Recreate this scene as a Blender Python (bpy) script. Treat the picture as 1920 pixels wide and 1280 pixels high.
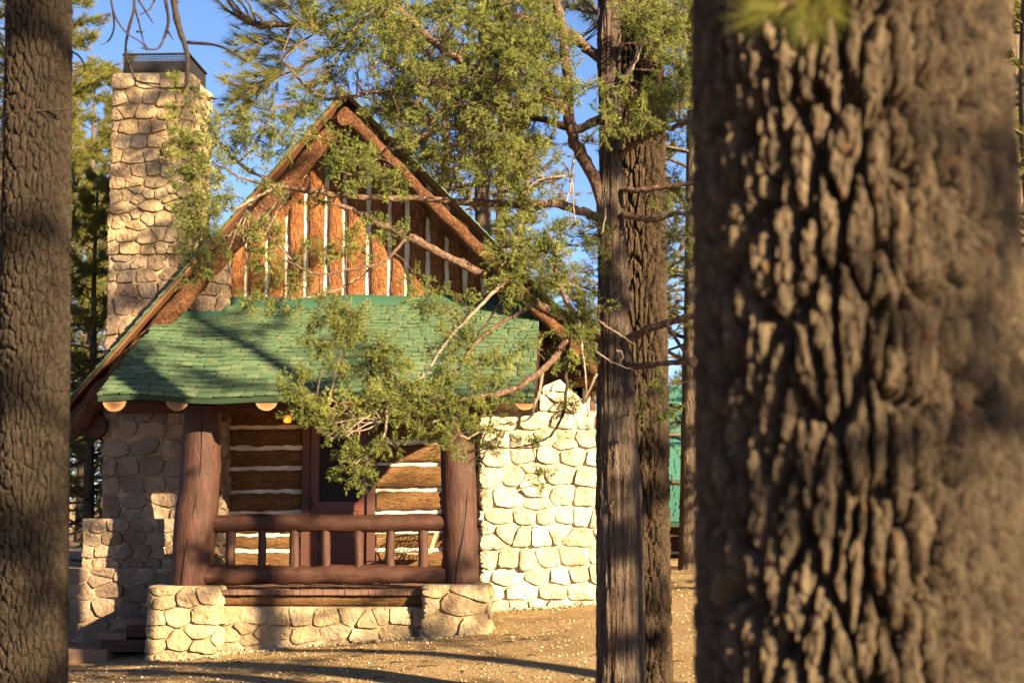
import bpy, bmesh, math, random
import numpy as np
from mathutils import Vector, Matrix, noise

for o in list(bpy.data.objects):
    bpy.data.objects.remove(o)
SC = bpy.context.scene
COL = SC.collection
R = math.radians

# ------------------------------------------------------------------ camera
F_PX, W_PX, H_PX = 3000.0, 1920.0, 1280.0
VPX, VPY = 1095.0, 950.0
pitch = math.atan((VPY - 640) / F_PX)
yaw = math.atan((VPX - 960) / F_PX * math.cos(pitch))
FWD = Vector((-math.sin(yaw) * math.cos(pitch), math.cos(yaw) * math.cos(pitch), math.sin(pitch)))
RGT = Vector((math.cos(yaw), math.sin(yaw), 0))
UPV = RGT.cross(FWD)
cam_d = bpy.data.cameras.new('camera')
cam = bpy.data.objects.new('camera', cam_d)
COL.objects.link(cam)
m = Matrix((RGT, UPV, -FWD)).transposed().to_4x4()
cam.matrix_world = m
cam_d.sensor_width = 36.0
cam_d.lens = 36.0 * F_PX / W_PX
cam_d.clip_start = 0.1
cam_d.clip_end = 3000
cam_d.dof.use_dof = True
cam_d.dof.focus_distance = 18.8
cam_d.dof.aperture_fstop = 3.2
SC.camera = cam

# ------------------------------------------------------------------ light
SUN_AZ, SUN_EL = R(46), R(19.5)          # azimuth to the right of the facade's normal
S = Vector((math.sin(SUN_AZ) * math.cos(SUN_EL), -math.cos(SUN_AZ) * math.cos(SUN_EL), math.sin(SUN_EL)))
world = bpy.data.worlds.new('World')
SC.world = world
world.use_nodes = True
wn = world.node_tree
bg = wn.nodes['Background']
sky = wn.nodes.new('ShaderNodeTexSky')
sky.sky_type = 'NISHITA'
sky.sun_disc = False
sky.sun_elevation = SUN_EL
sky.sun_rotation = math.pi - SUN_AZ
sky.altitude = 2500
sky.air_density = 0.62
sky.dust_density = 2.0
sky.ozone_density = 2.5
wn.links.new(sky.outputs[0], bg.inputs[0])
bg.inputs[1].default_value = 0.05
sun_d = bpy.data.lights.new('sun', 'SUN')
sun_d.energy = 5.0
sun_d.angle = R(0.6)
sun_d.color = (1.0, 0.78, 0.46)
sun = bpy.data.objects.new('sun', sun_d)
COL.objects.link(sun)
sun.rotation_euler = (-S).to_track_quat('-Z', 'Y').to_euler()
SC.view_settings.view_transform = 'Standard'
SC.view_settings.look = 'None'
SC.view_settings.exposure = 2.5
SC.view_settings.gamma = 1
SC.render.engine = 'CYCLES'
SC.cycles.use_denoising = True
SC.cycles.max_bounces = 6
SC.cycles.transparent_max_bounces = 8


# ------------------------------------------------------------------ helpers
def ray(px, py):
    return FWD + RGT * ((px - 960) / F_PX) + UPV * ((640 - py) / F_PX)


def at(px, py, Y):
    d = ray(px, py)
    return d * (Y / d.y)


def X(px, Y):
    return at(px, 800, Y).x


def Z(py, Y, px=700):
    return at(px, py, Y).z


def sm(a, b, t):
    t = min(1.0, max(0.0, (t - a) / (b - a)))
    return t * t * (3 - 2 * t)


def nz(x, y, z=0.0):
    return noise.noise(Vector((x, y, z)))


def link(name, me, mat=None, parent=None):
    o = bpy.data.objects.new(name, me)
    COL.objects.link(o)
    if mat is not None and not me.materials:
        me.materials.append(mat)
    if parent is not None:
        o.parent = parent
    return o


def tag(o, label=None, cat=None, group=None, kind=None):
    if label: o['label'] = label
    if cat: o['category'] = cat
    if group: o['group'] = group
    if kind: o['kind'] = kind
    return o


def empty(name, loc=(0, 0, 0)):
    o = bpy.data.objects.new(name, None)
    COL.objects.link(o)
    o.location = loc
    return o


def copy_tree(o, parent=None):
    c = o.copy()
    COL.objects.link(c)
    c.parent = parent
    for ch in list(o.children):
        copy_tree(ch, c)
    return c


class MB:
    def __init__(self):
        self.v, self.f = [], []

    def box(self, x0, x1, y0, y1, z0, z1):
        b = len(self.v)
        self.v += [(x0, y0, z0), (x1, y0, z0), (x1, y1, z0), (x0, y1, z0),
                   (x0, y0, z1), (x1, y0, z1), (x1, y1, z1), (x0, y1, z1)]
        self.f += [tuple(b + i for i in q) for q in
                   ((0, 3, 2, 1), (4, 5, 6, 7), (0, 1, 5, 4), (1, 2, 6, 5), (2, 3, 7, 6), (3, 0, 4, 7))]
        return self

    def prism(self, poly, d):
        """extrude a planar polygon (list of Vector) by vector d"""
        b = len(self.v)
        n = len(poly)
        self.v += [tuple(p) for p in poly] + [tuple(Vector(p) + d) for p in poly]
        self.f += [tuple(range(b, b + n)), tuple(range(b + 2 * n - 1, b + n - 1, -1))]
        for i in range(n):
            j = (i + 1) % n
            self.f.append((b + i, b + n + i, b + n + j, b + j))
        return self

    def tube(self, pts, rad, seg=8, rough=0.0, freq=6.0, seed=0.0, cap=True, squash=None):
        pts = [Vector(p) for p in pts]
        n = len(pts)
        if not hasattr(rad, '__len__'):
            rad = [rad] * n
        b = len(self.v)
        up = None
        for i in range(n):
            t = (pts[min(i + 1, n - 1)] - pts[max(i - 1, 0)])
            if t.length < 1e-9: t = Vector((0, 0, 1))
            t.normalize()
            if up is None:
                up = Vector((0, 0, 1)) if abs(t.z) < 0.9 else Vector((0, 1, 0))
            side = t.cross(up)
            side.normalize()
            up = side.cross(t)
            for k in range(seg):
                a = 2 * math.pi * k / seg
                r = rad[i]
                dr = side * math.cos(a) + up * math.sin(a)
                if rough:
                    q = pts[i] * freq + dr * (rad[i] * freq) + Vector((seed, seed * 1.7, 0))
                    r += rough * (noise.noise(q) + 0.5 * noise.noise(q * 2.3))
                self.v.append(tuple(pts[i] + dr * r))
        for i in range(n - 1):
            for k in range(seg):
                k2 = (k + 1) % seg
                self.f.append((b + i * seg + k, b + i * seg + k2, b + (i + 1) * seg + k2, b + (i + 1) * seg + k))
        if cap:
            self.f.append(tuple(b + k for k in range(seg - 1, -1, -1)))
            self.f.append(tuple(b + (n - 1) * seg + k for k in range(seg)))
        return self

    def mesh(self, name, smooth=False, sharp=None):
        me = bpy.data.meshes.new(name)
        me.from_pydata(self.v, [], self.f)
        me.update()
        if smooth or sharp:
            me.polygons.foreach_set('use_smooth', [True] * len(me.polygons))
            if sharp:
                me.set_sharp_from_angle(angle=R(sharp))
        return me

    def build(self, name, mat, parent=None, smooth=False, sharp=None):
        return link(name, self.mesh(name, smooth, sharp), mat, parent)


def arr_mesh(name, V, F, smooth=False):
    """V (n,3), F (m,k) numpy -> mesh"""
    me = bpy.data.meshes.new(name)
    n, (mf, k) = len(V), F.shape
    me.vertices.add(n)
    me.vertices.foreach_set('co', np.ascontiguousarray(V, dtype=np.float32).ravel())
    me.loops.add(mf * k)
    me.loops.foreach_set('vertex_index', np.ascontiguousarray(F, dtype=np.int32).ravel())
    me.polygons.add(mf)
    me.polygons.foreach_set('loop_start', np.arange(0, mf * k, k, dtype=np.int32))
    if smooth:
        me.polygons.foreach_set('use_smooth', np.ones(mf, dtype=bool))
    me.update(calc_edges=True)
    return me


def resample(pts, n):
    """Catmull-Rom resample of a polyline"""
    pts = [Vector(p) for p in pts]
    if len(pts) == 2:
        return [pts[0].lerp(pts[1], i / (n - 1)) for i in range(n)]
    out = []
    m_ = len(pts) - 1
    for i in range(n):
        t = i / (n - 1) * m_
        k = min(int(t), m_ - 1)
        u = t - k
        p0, p1, p2, p3 = pts[max(k - 1, 0)], pts[k], pts[k + 1], pts[min(k + 2, m_)]
        out.append(0.5 * ((2 * p1) + (p2 - p0) * u + (2 * p0 - 5 * p1 + 4 * p2 - p3) * u * u
                          + (-p0 + 3 * p1 - 3 * p2 + p3) * u ** 3))
    return out


# ------------------------------------------------------------------ materials
class Mat:
    def __init__(self, name, rough=0.85, spec=0.25):
        self.m = bpy.data.materials.new(name)
        self.m.use_nodes = True
        self.t = self.m.node_tree
        self.b = self.t.nodes['Principled BSDF']
        self.out = self.t.nodes['Material Output']
        self.b.inputs['Roughness'].default_value = rough
        self.b.inputs['Specular IOR Level'].default_value = spec
        self._tc = None

    def N(self, kind, **kw):
        n = self.t.nodes.new(kind)
        for k, v in kw.items():
            setattr(n, k, v)
        return n

    def L(self, a, b):
        self.t.links.new(a, b)

    def tc(self):
        if self._tc is None:
            self._tc = self.N('ShaderNodeTexCoord').outputs['Object']
        return self._tc

    def mapped(self, scale=(1, 1, 1), loc=(0, 0, 0)):
        n = self.N('ShaderNodeMapping')
        n.inputs['Scale'].default_value = scale
        n.inputs['Location'].default_value = loc
        self.L(self.tc(), n.inputs['Vector'])
        return n.outputs[0]

    def noise(self, vec=None, scale=5.0, detail=4.0, rough=0.6, dist=0.0):
        n = self.N('ShaderNodeTexNoise')
        n.inputs['Scale'].default_value = scale
        n.inputs['Detail'].default_value = detail
        n.inputs['Roughness'].default_value = rough
        n.inputs['Distortion'].default_value = dist
        self.L(vec if vec is not None else self.tc(), n.inputs['Vector'])
        return n.outputs['Fac']

    def voro(self, vec=None, scale=5.0, feature='DISTANCE_TO_EDGE', out='Distance'):
        n = self.N('ShaderNodeTexVoronoi', feature=feature)
        n.inputs['Scale'].default_value = scale
        self.L(vec if vec is not None else self.tc(), n.inputs['Vector'])
        return n.outputs[out]

    def warp(self, vec, amt, scale):
        n = self.N('ShaderNodeTexNoise')
        n.inputs['Scale'].default_value = scale
        n.inputs['Detail'].default_value = 3
        self.L(vec, n.inputs['Vector'])
        s = self.N('ShaderNodeVectorMath', operation='SUBTRACT')
        s.inputs[1].default_value = (0.5, 0.5, 0.5)
        self.L(n.outputs['Color'], s.inputs[0])
        k = self.N('ShaderNodeVectorMath', operation='SCALE')
        k.inputs['Scale'].default_value = amt
        self.L(s.outputs[0], k.inputs[0])
        a = self.N('ShaderNodeVectorMath', operation='ADD')
        self.L(vec, a.inputs[0])
        self.L(k.outputs[0], a.inputs[1])
        return a.outputs[0]

    def ramp(self, fac, stops, interp='LINEAR'):
        n = self.N('ShaderNodeValToRGB')
        n.color_ramp.interpolation = interp
        e = n.color_ramp.elements
        while len(e) < len(stops): e.new(0.5)
        for i, (p, c) in enumerate(stops):
            e[i].position = p
            e[i].color = (c, c, c, 1) if not hasattr(c, '__len__') else (*c, 1)
        self.L(fac, n.inputs['Fac'])
        return n.outputs['Color']

    def mix(self, fac, a, b, mode='MIX'):
        n = self.N('ShaderNodeMix', data_type='RGBA', blend_type=mode)
        for sock, v in ((0, fac), (6, a), (7, b)):
            if hasattr(v, 'is_linked'):
                self.L(v, n.inputs[sock])
            elif sock == 0:
                n.inputs[0].default_value = v
            else:
                n.inputs[sock].default_value = (*v, 1)
        return n.outputs[2]

    def math(self, op, a, b=0.0):
        n = self.N('ShaderNodeMath', operation=op)
        for i, v in enumerate((a, b)):
            if hasattr(v, 'is_linked'): self.L(v, n.inputs[i])
            else: n.inputs[i].default_value = v
        return n.outputs[0]

    def rnd(self):
        return self.N('ShaderNodeObjectInfo').outputs['Random']

    def color(self, sock):
        if hasattr(sock, 'is_linked'): self.L(sock, self.b.inputs['Base Color'])
        else: self.b.inputs['Base Color'].default_value = (*sock, 1)
        return self

    def bump(self, h, strength=0.5, dist=0.02):
        n = self.N('ShaderNodeBump')
        n.inputs['Strength'].default_value = strength
        n.inputs['Distance'].default_value = dist
        self.L(h, n.inputs['Height'])
        self.L(n.outputs[0], self.b.inputs['Normal'])
        return self

    def displace(self, h, scale, mid=0.5):
        n = self.N('ShaderNodeDisplacement')
        n.inputs['Scale'].default_value = scale
        n.inputs['Midlevel'].default_value = mid
        self.L(h, n.inputs['Height'])
        self.L(n.outputs[0], self.out.inputs['Displacement'])
        self.m.displacement_method = 'BOTH'
        return self


def stone_mat(name, cols, mottle=(0.26, 0.17, 0.095)):
    k = Mat(name, 0.9, 0.2)
    n = len(cols)
    base = k.ramp(k.rnd(), [(i / n, c) for i, c in enumerate(cols)], 'CONSTANT')
    loc = k.mapped((1, 1, 1))
    a = k.noise(loc, 4.0, 5, 0.65)
    c = k.mix(k.ramp(a, [(0.42, 0.0), (0.62, 0.75)]), base, mottle)
    fine = k.noise(loc, 60.0, 3, 0.7)
    c = k.mix(k.ramp(fine, [(0.3, 0.35), (0.6, 0.0)]), c, tuple(v * 0.5 for v in mottle))
    k.color(c)
    h = k.math('ADD', k.noise(loc, 12.0, 7, 0.72), k.math('MULTIPLY', k.voro(k.warp(loc, 0.06, 14), 13.0), 0.5))
    k.bump(h, 1.0, 0.055)
    return k.m


M_STONE = stone_mat('stone_tan', [(0.44, 0.33, 0.20), (0.38, 0.28, 0.165), (0.48, 0.375, 0.24), (0.34, 0.25, 0.155), (0.42, 0.31, 0.175), (0.36, 0.27, 0.18)])
M_STONE_P = stone_mat('stone_pale', [(0.62, 0.53, 0.39), (0.50, 0.41, 0.28), (0.68, 0.60, 0.46), (0.56, 0.46, 0.32), (0.64, 0.57, 0.45)], (0.38, 0.28, 0.165))
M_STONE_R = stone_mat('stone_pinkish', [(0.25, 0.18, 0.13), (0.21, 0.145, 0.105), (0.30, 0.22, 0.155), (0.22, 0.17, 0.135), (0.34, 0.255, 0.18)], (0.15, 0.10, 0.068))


def mk_mortar(name, a, b):
    k = Mat(name, 0.95, 0.1)
    k.color(k.mix(k.ramp(k.noise(scale=9, detail=5), [(0.35, 0.0), (0.65, 1.0)]), a, b))
    k.bump(k.noise(scale=45, detail=6, rough=0.75), 0.8, 0.02)
    return k.m


M_MORTAR = mk_mortar('mortar', (0.33, 0.245, 0.15), (0.25, 0.18, 0.105))
M_MORTAR_P = mk_mortar('mortar_pale', (0.56, 0.47, 0.33), (0.48, 0.38, 0.25))


def log_bark_mat(name, scale, c_lo, c_mid, c_hi, crack=0.8):
    k = Mat(name, 0.85, 0.25)
    v = k.mapped(scale)
    w = k.warp(v, 1.6, 1.3)
    edge = k.voro(w, 1.9)
    n1 = k.noise(v, 1.3, 8, 0.75)
    n2 = k.noise(None, 70, 4, 0.7)
    col = k.ramp(n1, [(0.30, c_lo), (0.5, c_mid), (0.70, c_hi)])
    ck = k.ramp(edge, [(0.0, 1.0), (0.07, 0.0)])
    patch = k.ramp(k.noise(v, 0.5, 3), [(0.42, 0.0), (0.62, 1.0)])
    col = k.mix(k.math('MULTIPLY', k.math('MULTIPLY', ck, patch), crack), col, tuple(x * 0.30 for x in c_lo))
    col = k.mix(k.ramp(n2, [(0.35, 0.45), (0.6, 0.0)]), col, tuple(x * 0.55 for x in c_lo))
    n3 = k.noise(k.warp(v, 0.8, 2.0), 3.2, 5, 0.75)
    col = k.mix(k.ramp(n3, [(0.36, 0.75), (0.52, 0.0)]), col, tuple(x * 0.42 for x in c_lo))
    col = k.mix(k.ramp(n3, [(0.56, 0.0), (0.70, 0.6)]), col, tuple(min(1, x * 1.35) for x in c_hi))
    k.color(col)
    h = k.math('ADD', k.math('MULTIPLY', k.ramp(edge, [(0, 0), (0.12, 1)]), 0.5), k.math('MULTIPLY', n2, 0.6))
    h = k.math('ADD', h, k.math('MULTIPLY', n3, 1.6))
    k.bump(h, 1.0, 0.030)
    return k.m


M_LOGV = log_bark_mat('bark_log_upright', (11, 11, 4), (0.14, 0.046, 0.017), (0.28, 0.108, 0.036), (0.42, 0.20, 0.075))
M_LOGH = log_bark_mat('bark_log_lying', (2.6, 20, 20), (0.125, 0.056, 0.021), (0.235, 0.115, 0.043), (0.32, 0.185, 0.08))
M_RAKE = log_bark_mat('bark_rake', (9, 9, 9), (0.07, 0.026, 0.012), (0.16, 0.064, 0.026), (0.28, 0.13, 0.052))



def painted(name, st):
    k = Mat(name, 0.62, 0.3)
    grain = k.noise(k.mapped(tuple(2.0 if q else 9.0 for q in st)), 1.6, 6, 0.7, 0.8)
    streak = k.noise(k.warp(k.mapped(tuple(2.2 if q else 62.0 for q in st)), 0.7, 0.4), 1.0, 4, 0.65)
    col = k.ramp(grain, [(0.3, (0.021, 0.007, 0.0038)), (0.5, (0.038, 0.0125, 0.0068)), (0.68, (0.060, 0.0215, 0.0125))])
    col = k.mix(k.ramp(streak, [(0.30, 0.55), (0.38, 0.0)]), col, (0.024, 0.011, 0.008))
    col = k.mix(k.ramp(streak, [(0.64, 0.0), (0.78, 0.3)]), col, (0.15, 0.075, 0.052))
    spk = k.noise(None, 55, 4, 0.7)
    col = k.mix(k.ramp(spk, [(0.66, 0.0), (0.72, 0.6)]), col, (0.15, 0.085, 0.055))
    k.color(col)
    k.bump(k.math('ADD', k.math('MULTIPLY', streak, 0.7), k.math('ADD', grain, k.math('MULTIPLY', spk, 0.3))), 0.8, 0.016)
    return k.m


M_BROWN = painted('painted_log_lying', (1, 0, 0))
M_BROWN_V = painted('painted_log_upright', (0, 0, 1))

k = Mat('door_paint', 0.5, 0.35)
k.color(k.mix(k.noise(scale=7, detail=4), (0.075, 0.021, 0.013), (0.10, 0.030, 0.019)))
k.bump(k.noise(scale=60, detail=3), 0.15, 0.005)
M_DOOR = k.m
k = Mat('door_frame_dark', 0.6, 0.3)
k.color(k.mix(k.noise(scale=9), (0.045, 0.018, 0.014), (0.07, 0.027, 0.02)))
M_FRAME = k.m
k = Mat('screen_dark', 0.65, 0.2)
k.color(k.mix(k.noise(scale=5), (0.006, 0.005, 0.005), (0.011, 0.009, 0.008)))
M_SCREEN = k.m
k = Mat('chinking_white', 0.9, 0.1)
k.color(k.mix(k.ramp(k.noise(scale=6, detail=5), [(0.4, 0.0), (0.7, 1.0)]), (0.60, 0.54, 0.45), (0.40, 0.34, 0.26)))
k.bump(k.noise(scale=40, detail=5), 0.4, 0.012)
M_CHINK = k.m
k = Mat('beam_dark', 0.75, 0.25)
k.color(k.ramp(k.noise(k.mapped((2, 12, 12)), 2.0, 5, 0.65), [(0.3, (0.030, 0.012, 0.008)), (0.7, (0.075, 0.031, 0.019))]))
k.bump(k.noise(k.mapped((3, 20, 20)), 1.5, 4), 0.4, 0.012)
M_BEAM = k.m


def shingle_mat(name, a, b, c):
    k = Mat(name, 0.7, 0.3)
    r = k.rnd()
    col = k.ramp(r, [(0.0, a), (0.35, b), (0.7, a), (0.85, c)], 'LINEAR')
    n = k.noise(k.mapped((9, 3, 9)), 2.2, 5, 0.65)
    col = k.mix(k.ramp(n, [(0.45, 0.0), (0.75, 0.6)]), col, tuple(v * 0.5 for v in a))
    n2 = k.noise(k.mapped((60, 8, 8)), 1.0, 3, 0.6)
    col = k.mix(k.ramp(n2, [(0.6, 0.0), (0.72, 0.35)]), col, (0.34, 0.40, 0.27))
    k.color(col)
    k.bump(k.noise(k.mapped((70, 6, 6)), 1.0, 4), 0.35, 0.006)
    return k.m


M_SHING = shingle_mat('green_shingle', (0.058, 0.104, 0.056), (0.082, 0.132, 0.068), (0.112, 0.158, 0.082))
M_SHING_FAR = shingle_mat('green_shingle_far', (0.022, 0.085, 0.068), (0.032, 0.11, 0.085), (0.04, 0.12, 0.085))
k = Mat('green_flashing', 0.5, 0.4)
k.color(k.mix(k.noise(scale=5), (0.018, 0.058, 0.036), (0.030, 0.078, 0.048)))
M_FLASH = k.m
k = Mat('roof_underlay', 0.9, 0.1)
k.color(k.mix(k.noise(scale=8), (0.018, 0.035, 0.022), (0.03, 0.05, 0.03)))
M_UNDER = k.m
k = Mat('roof_board', 0.85, 0.15)
k.color(k.mix(k.noise(k.mapped((3, 3, 14)), 2.0, 5), (0.085, 0.038, 0.02), (0.15, 0.07, 0.035)))
M_BOARD = k.m
k = Mat('iron_black', 0.55, 0.4)
k.color(k.mix(k.noise(scale=30), (0.012, 0.012, 0.013), (0.025, 0.022, 0.02)))
M_IRON = k.m

k = Mat('cut_wood', 0.8, 0.15)
g = k.N('ShaderNodeVectorMath', operation='LENGTH')
k.L(k.warp(k.mapped((1, 0, 1)), 0.02, 12), g.inputs[0])
rings = k.math('SINE', k.math('MULTIPLY', g.outputs['Value'], 420.0))
col = k.mix(k.ramp(rings, [(0.0, 0.0), (1.0, 0.8)]), (0.20, 0.10, 0.048), (0.09, 0.04, 0.018))
col = k.mix(k.ramp(g.outputs['Value'], [(0.085, 0.0), (0.12, 0.75)]), col, (0.26, 0.155, 0.08))
col = k.mix(k.ramp(k.noise(scale=25), [(0.5, 0.0), (0.7, 0.6)]), col, (0.18, 0.09, 0.045))
k.color(col)
k.bump(k.noise(scale=60), 0.3, 0.006)
M_CUT = k.m

k = Mat('deck_board', 0.75, 0.25)
k.color(k.ramp(k.noise(k.mapped((16, 2, 4)), 1.5, 5, 0.65), [(0.3, (0.075, 0.038, 0.028)), (0.7, (0.15, 0.085, 0.062))]))
k.bump(k.noise(k.mapped((40, 3, 10)), 1.5, 4), 0.4, 0.008)
M_DECK = k.m


def tree_bark(name, sc, plate_lo, plate_hi, inner, disp, fine=1.0, zs=0.28):
    """deeply furrowed bark in unrolled trunk coordinates (metres); real displacement on a dense mesh"""
    k = Mat(name, 0.9, 0.15)
    k._tc = k.N('ShaderNodeTexCoord').outputs['UV']

    def v2(vec, scale):
        n = k.N('ShaderNodeTexVoronoi', feature='DISTANCE_TO_EDGE', voronoi_dimensions='2D')
        n.inputs['Scale'].default_value = scale
        n.inputs['Randomness'].default_value = 1.0
        k.L(vec, n.inputs['Vector'])
        return n.outputs['Distance']
    v = k.mapped((sc, sc * zs, 1))
    w = k.warp(k.warp(v, 1.1, 0.7), 0.55, 2.6)
    e = v2(w, 1.0)
    e2 = v2(k.warp(k.mapped((sc * 2.4, sc * zs * 3.2, 1), (5, 3, 0)), 1.0, 1.3), 1.0)
    n = k.noise(v, 1.8, 7, 0.72)
    nf = k.noise(None, sc * 8, 5, 0.75)
    furrow = k.ramp(e, [(0.0, 0.0), (0.06, 0.10), (0.13, 0.70), (0.22, 0.94), (0.42, 1.0)])
    flake = k.ramp(e2, [(0.0, 0.0), (0.05, 0.5), (0.22, 1.0)])
    h = k.math('ADD', k.math('MULTIPLY', furrow, 0.66), k.math('MULTIPLY', flake, 0.20))
    h = k.math('ADD', h, k.math('MULTIPLY', n, 0.30))
    h = k.math('ADD', h, k.math('MULTIPLY', nf, 0.20 * fine))
    col = k.ramp(n, [(0.30, plate_lo), (0.52, tuple((a_ + b_) * .5 for a_, b_ in zip(plate_lo, plate_hi))), (0.68, plate_hi)])
    spots = k.ramp(k.noise(k.mapped((sc * 0.9, sc * 0.45, 1), (3, 1, 7)), 1.3, 3), [(0.62, 0.0), (0.70, 0.45)])
    col = k.mix(spots, col, inner)
    col = k.mix(k.ramp(nf, [(0.32, 0.6), (0.52, 0.0)]), col, tuple(x * 0.4 for x in plate_lo))
    k.color(col)
    k.displace(h, disp, 0.7)
    return k.m


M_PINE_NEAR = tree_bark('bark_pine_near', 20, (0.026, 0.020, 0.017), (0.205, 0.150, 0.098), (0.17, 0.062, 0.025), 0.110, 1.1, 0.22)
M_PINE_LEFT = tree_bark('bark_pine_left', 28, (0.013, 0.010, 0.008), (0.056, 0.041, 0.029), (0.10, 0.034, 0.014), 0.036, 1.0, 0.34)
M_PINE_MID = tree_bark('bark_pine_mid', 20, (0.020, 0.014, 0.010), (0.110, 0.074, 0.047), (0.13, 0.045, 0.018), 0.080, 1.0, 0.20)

k = Mat('bark_plain', 0.9, 0.15)
nn = k.noise(k.mapped((24, 24, 6)), 1.0, 6, 0.7)
k.color(k.ramp(nn, [(0.3, (0.04, 0.028, 0.021)), (0.65, (0.12, 0.085, 0.06))]))
k.bump(k.math('ADD', nn, k.voro(k.warp(k.mapped((16, 16, 5)), 0.8, 1.2), 1.0)), 1.0, 0.03)
M_BARK_FAR = k.m

k = Mat('bark_juniper', 0.9, 0.15)
v = k.warp(k.mapped((42, 42, 2.2)), 1.3, 0.35)
st = k.noise(v, 1.0, 5, 0.7)
st2 = k.noise(k.warp(k.mapped((16, 16, 1.0)), 0.8, 0.5), 1.0, 4, 0.6)
k.color(k.mix(k.ramp(st2, [(0.4, 0.0), (0.7, 0.75)]), k.ramp(st, [(0.34, (0.022, 0.017, 0.014)), (0.5, (0.066, 0.052, 0.043)), (0.66, (0.15, 0.124, 0.103))]), (0.085, 0.048, 0.03)))
k.displace(k.math('ADD', st, k.math('MULTIPLY', st2, 1.3)), 0.060, 1.15)
M_JUN = k.m
k = Mat('bark_twig', 0.85, 0.2)
nn = k.noise(scale=40, detail=5, rough=0.7)
k.color(k.ramp(nn, [(0.35, (0.055, 0.030, 0.02)), (0.55, (0.12, 0.072, 0.05)), (0.72, (0.27, 0.20, 0.15))]))
k.bump(nn, 1.0, 0.02)
M_TWIG = k.m
k = Mat('bark_dead_twig', 0.85, 0.2)
nn = k.noise(scale=40, detail=5)
k.color(k.ramp(nn, [(0.3, (0.016, 0.012, 0.010)), (0.7, (0.045, 0.033, 0.027))]))
M_DEAD = k.m
k = Mat('bark_grey_twig', 0.85, 0.2)
nn = k.noise(scale=40, detail=5)
k.color(k.ramp(nn, [(0.3, (0.10, 0.072, 0.054)), (0.7, (0.26, 0.20, 0.15))]))
M_GREY = k.m


def leaf_mat(name, a, b, c, trans=0.35, sc=3.0):
    k = Mat(name, 0.6, 0.25)
    n = k.noise(scale=sc, detail=4, rough=0.7)
    n2 = k.noise(scale=60, detail=2)
    col = k.ramp(n, [(0.32, a), (0.52, b), (0.70, c)])
    col = k.mix(k.ramp(n2, [(0.4, 0.0), (0.65, 0.6)]), col, c)
    k.color(col)
    tr = k.N('ShaderNodeBsdfTranslucent')
    k.L(col, tr.inputs['Color'])
    mx = k.N('ShaderNodeMixShader')
    mx.inputs[0].default_value = trans
    k.L(k.b.outputs[0], mx.inputs[1])
    k.L(tr.outputs[0], mx.inputs[2])
    k.L(mx.outputs[0], k.out.inputs['Surface'])
    return k.m


M_JUNLEAF = leaf_mat('juniper_scale_leaf', (0.020, 0.038, 0.010), (0.078, 0.104, 0.022), (0.28, 0.28, 0.068), 0.20, 5)
M_NEEDLE = leaf_mat('pine_needle', (0.070, 0.090, 0.016), (0.130, 0.138, 0.024), (0.215, 0.185, 0.036), 0.42, 2)

k = Mat('ground_soil', 0.95, 0.1)
a = k.noise(scale=1.1, detail=6, rough=0.65)
b = k.noise(scale=30, detail=6, rough=0.75)
c = k.noise(k.mapped((40, 110, 40)), 1.0, 4, 0.7)
col = k.ramp(b, [(0.32, (0.14, 0.085, 0.040)), (0.5, (0.40, 0.275, 0.145)), (0.66, (0.58, 0.45, 0.27))])
col = k.mix(k.ramp(a, [(0.40, 0.0), (0.62, 0.55)]), col, (0.24, 0.135, 0.055))
col = k.mix(k.ramp(c, [(0.60, 0.0), (0.70, 0.7)]), col, (0.50, 0.40, 0.27))
k.color(col)
k.bump(k.math('ADD', b, k.math('MULTIPLY', c, 0.6)), 1.0, 0.06)
M_GROUND = k.m
k = Mat('pebble', 0.9, 0.2)
k.color(k.ramp(k.noise(scale=3.1, detail=3), [(0.35, (0.22, 0.155, 0.09)), (0.55, (0.36, 0.27, 0.17)), (0.7, (0.52, 0.43, 0.30))]))
M_PEB = k.m
k = Mat('needle_litter', 0.9, 0.1)
k.color(k.ramp(k.noise(scale=5), [(0.35, (0.25, 0.14, 0.05)), (0.65, (0.50, 0.33, 0.14))]))
M_LITTER = k.m
k = Mat('concrete_walk', 0.9, 0.15)
k.color(k.mix(k.noise(scale=6, detail=5), (0.20, 0.115, 0.075), (0.14, 0.08, 0.052)))
k.bump(k.noise(scale=60, detail=4), 0.5, 0.01)
M_WALK = k.m


# ------------------------------------------------------------------ ground
def ground_z(x, y):
    xc = min(max(x, -9.0), 5.0)
    A = -1.60 + 0.012 * xc
    B = -1.767 + 0.0834 * (xc + 5.0)
    if y < 18.6:
        t = sm(14.0, 18.4, y)
        z = A * (1 - t) + B * t
    else:
        bb = B + 0.10 * (min(y, 22.5) - 18.6)
        t = sm(20.5, 27.0, y)
        z = bb * (1 - t) + (-1.02) * t
    far = max(0.0, math.hypot(x, y - 12) - 60)
    return z + 0.02 * nz(x * 0.9, y * 0.9, 3.3) + 0.03 * nz(x * 0.3, y * 0.3, 8.0) + far * 0.004


def axis(lo, hi, dlo, dhi, step):
    a = list(np.arange(dlo, dhi + 1e-6, step))
    s, p = step, dhi
    while p < hi:
        s *= 1.25; p += s; a.append(min(p, hi))
    s, p = step, dlo
    pre = []
    while p > lo:
        s *= 1.25; p -= s; pre.append(max(p, lo))
    return pre[::-1] + a


gx = axis(-400, 400, -8, 4, 0.16)
gy = axis(-200, 700, 10, 24, 0.16)
V = np.array([(x, y, ground_z(x, y)) for y in gy for x in gx])
nx_, ny_ = len(gx), len(gy)
I = np.arange(nx_ * ny_).reshape(ny_, nx_)
Fq = np.stack([I[:-1, :-1], I[:-1, 1:], I[1:, 1:], I[1:, :-1]], -1).reshape(-1, 4)
g = link('ground', arr_mesh('ground', V, Fq, True), M_GROUND)
tag(g, 'dusty tan forest ground strewn with needles and stones', 'ground', kind='structure')

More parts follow.
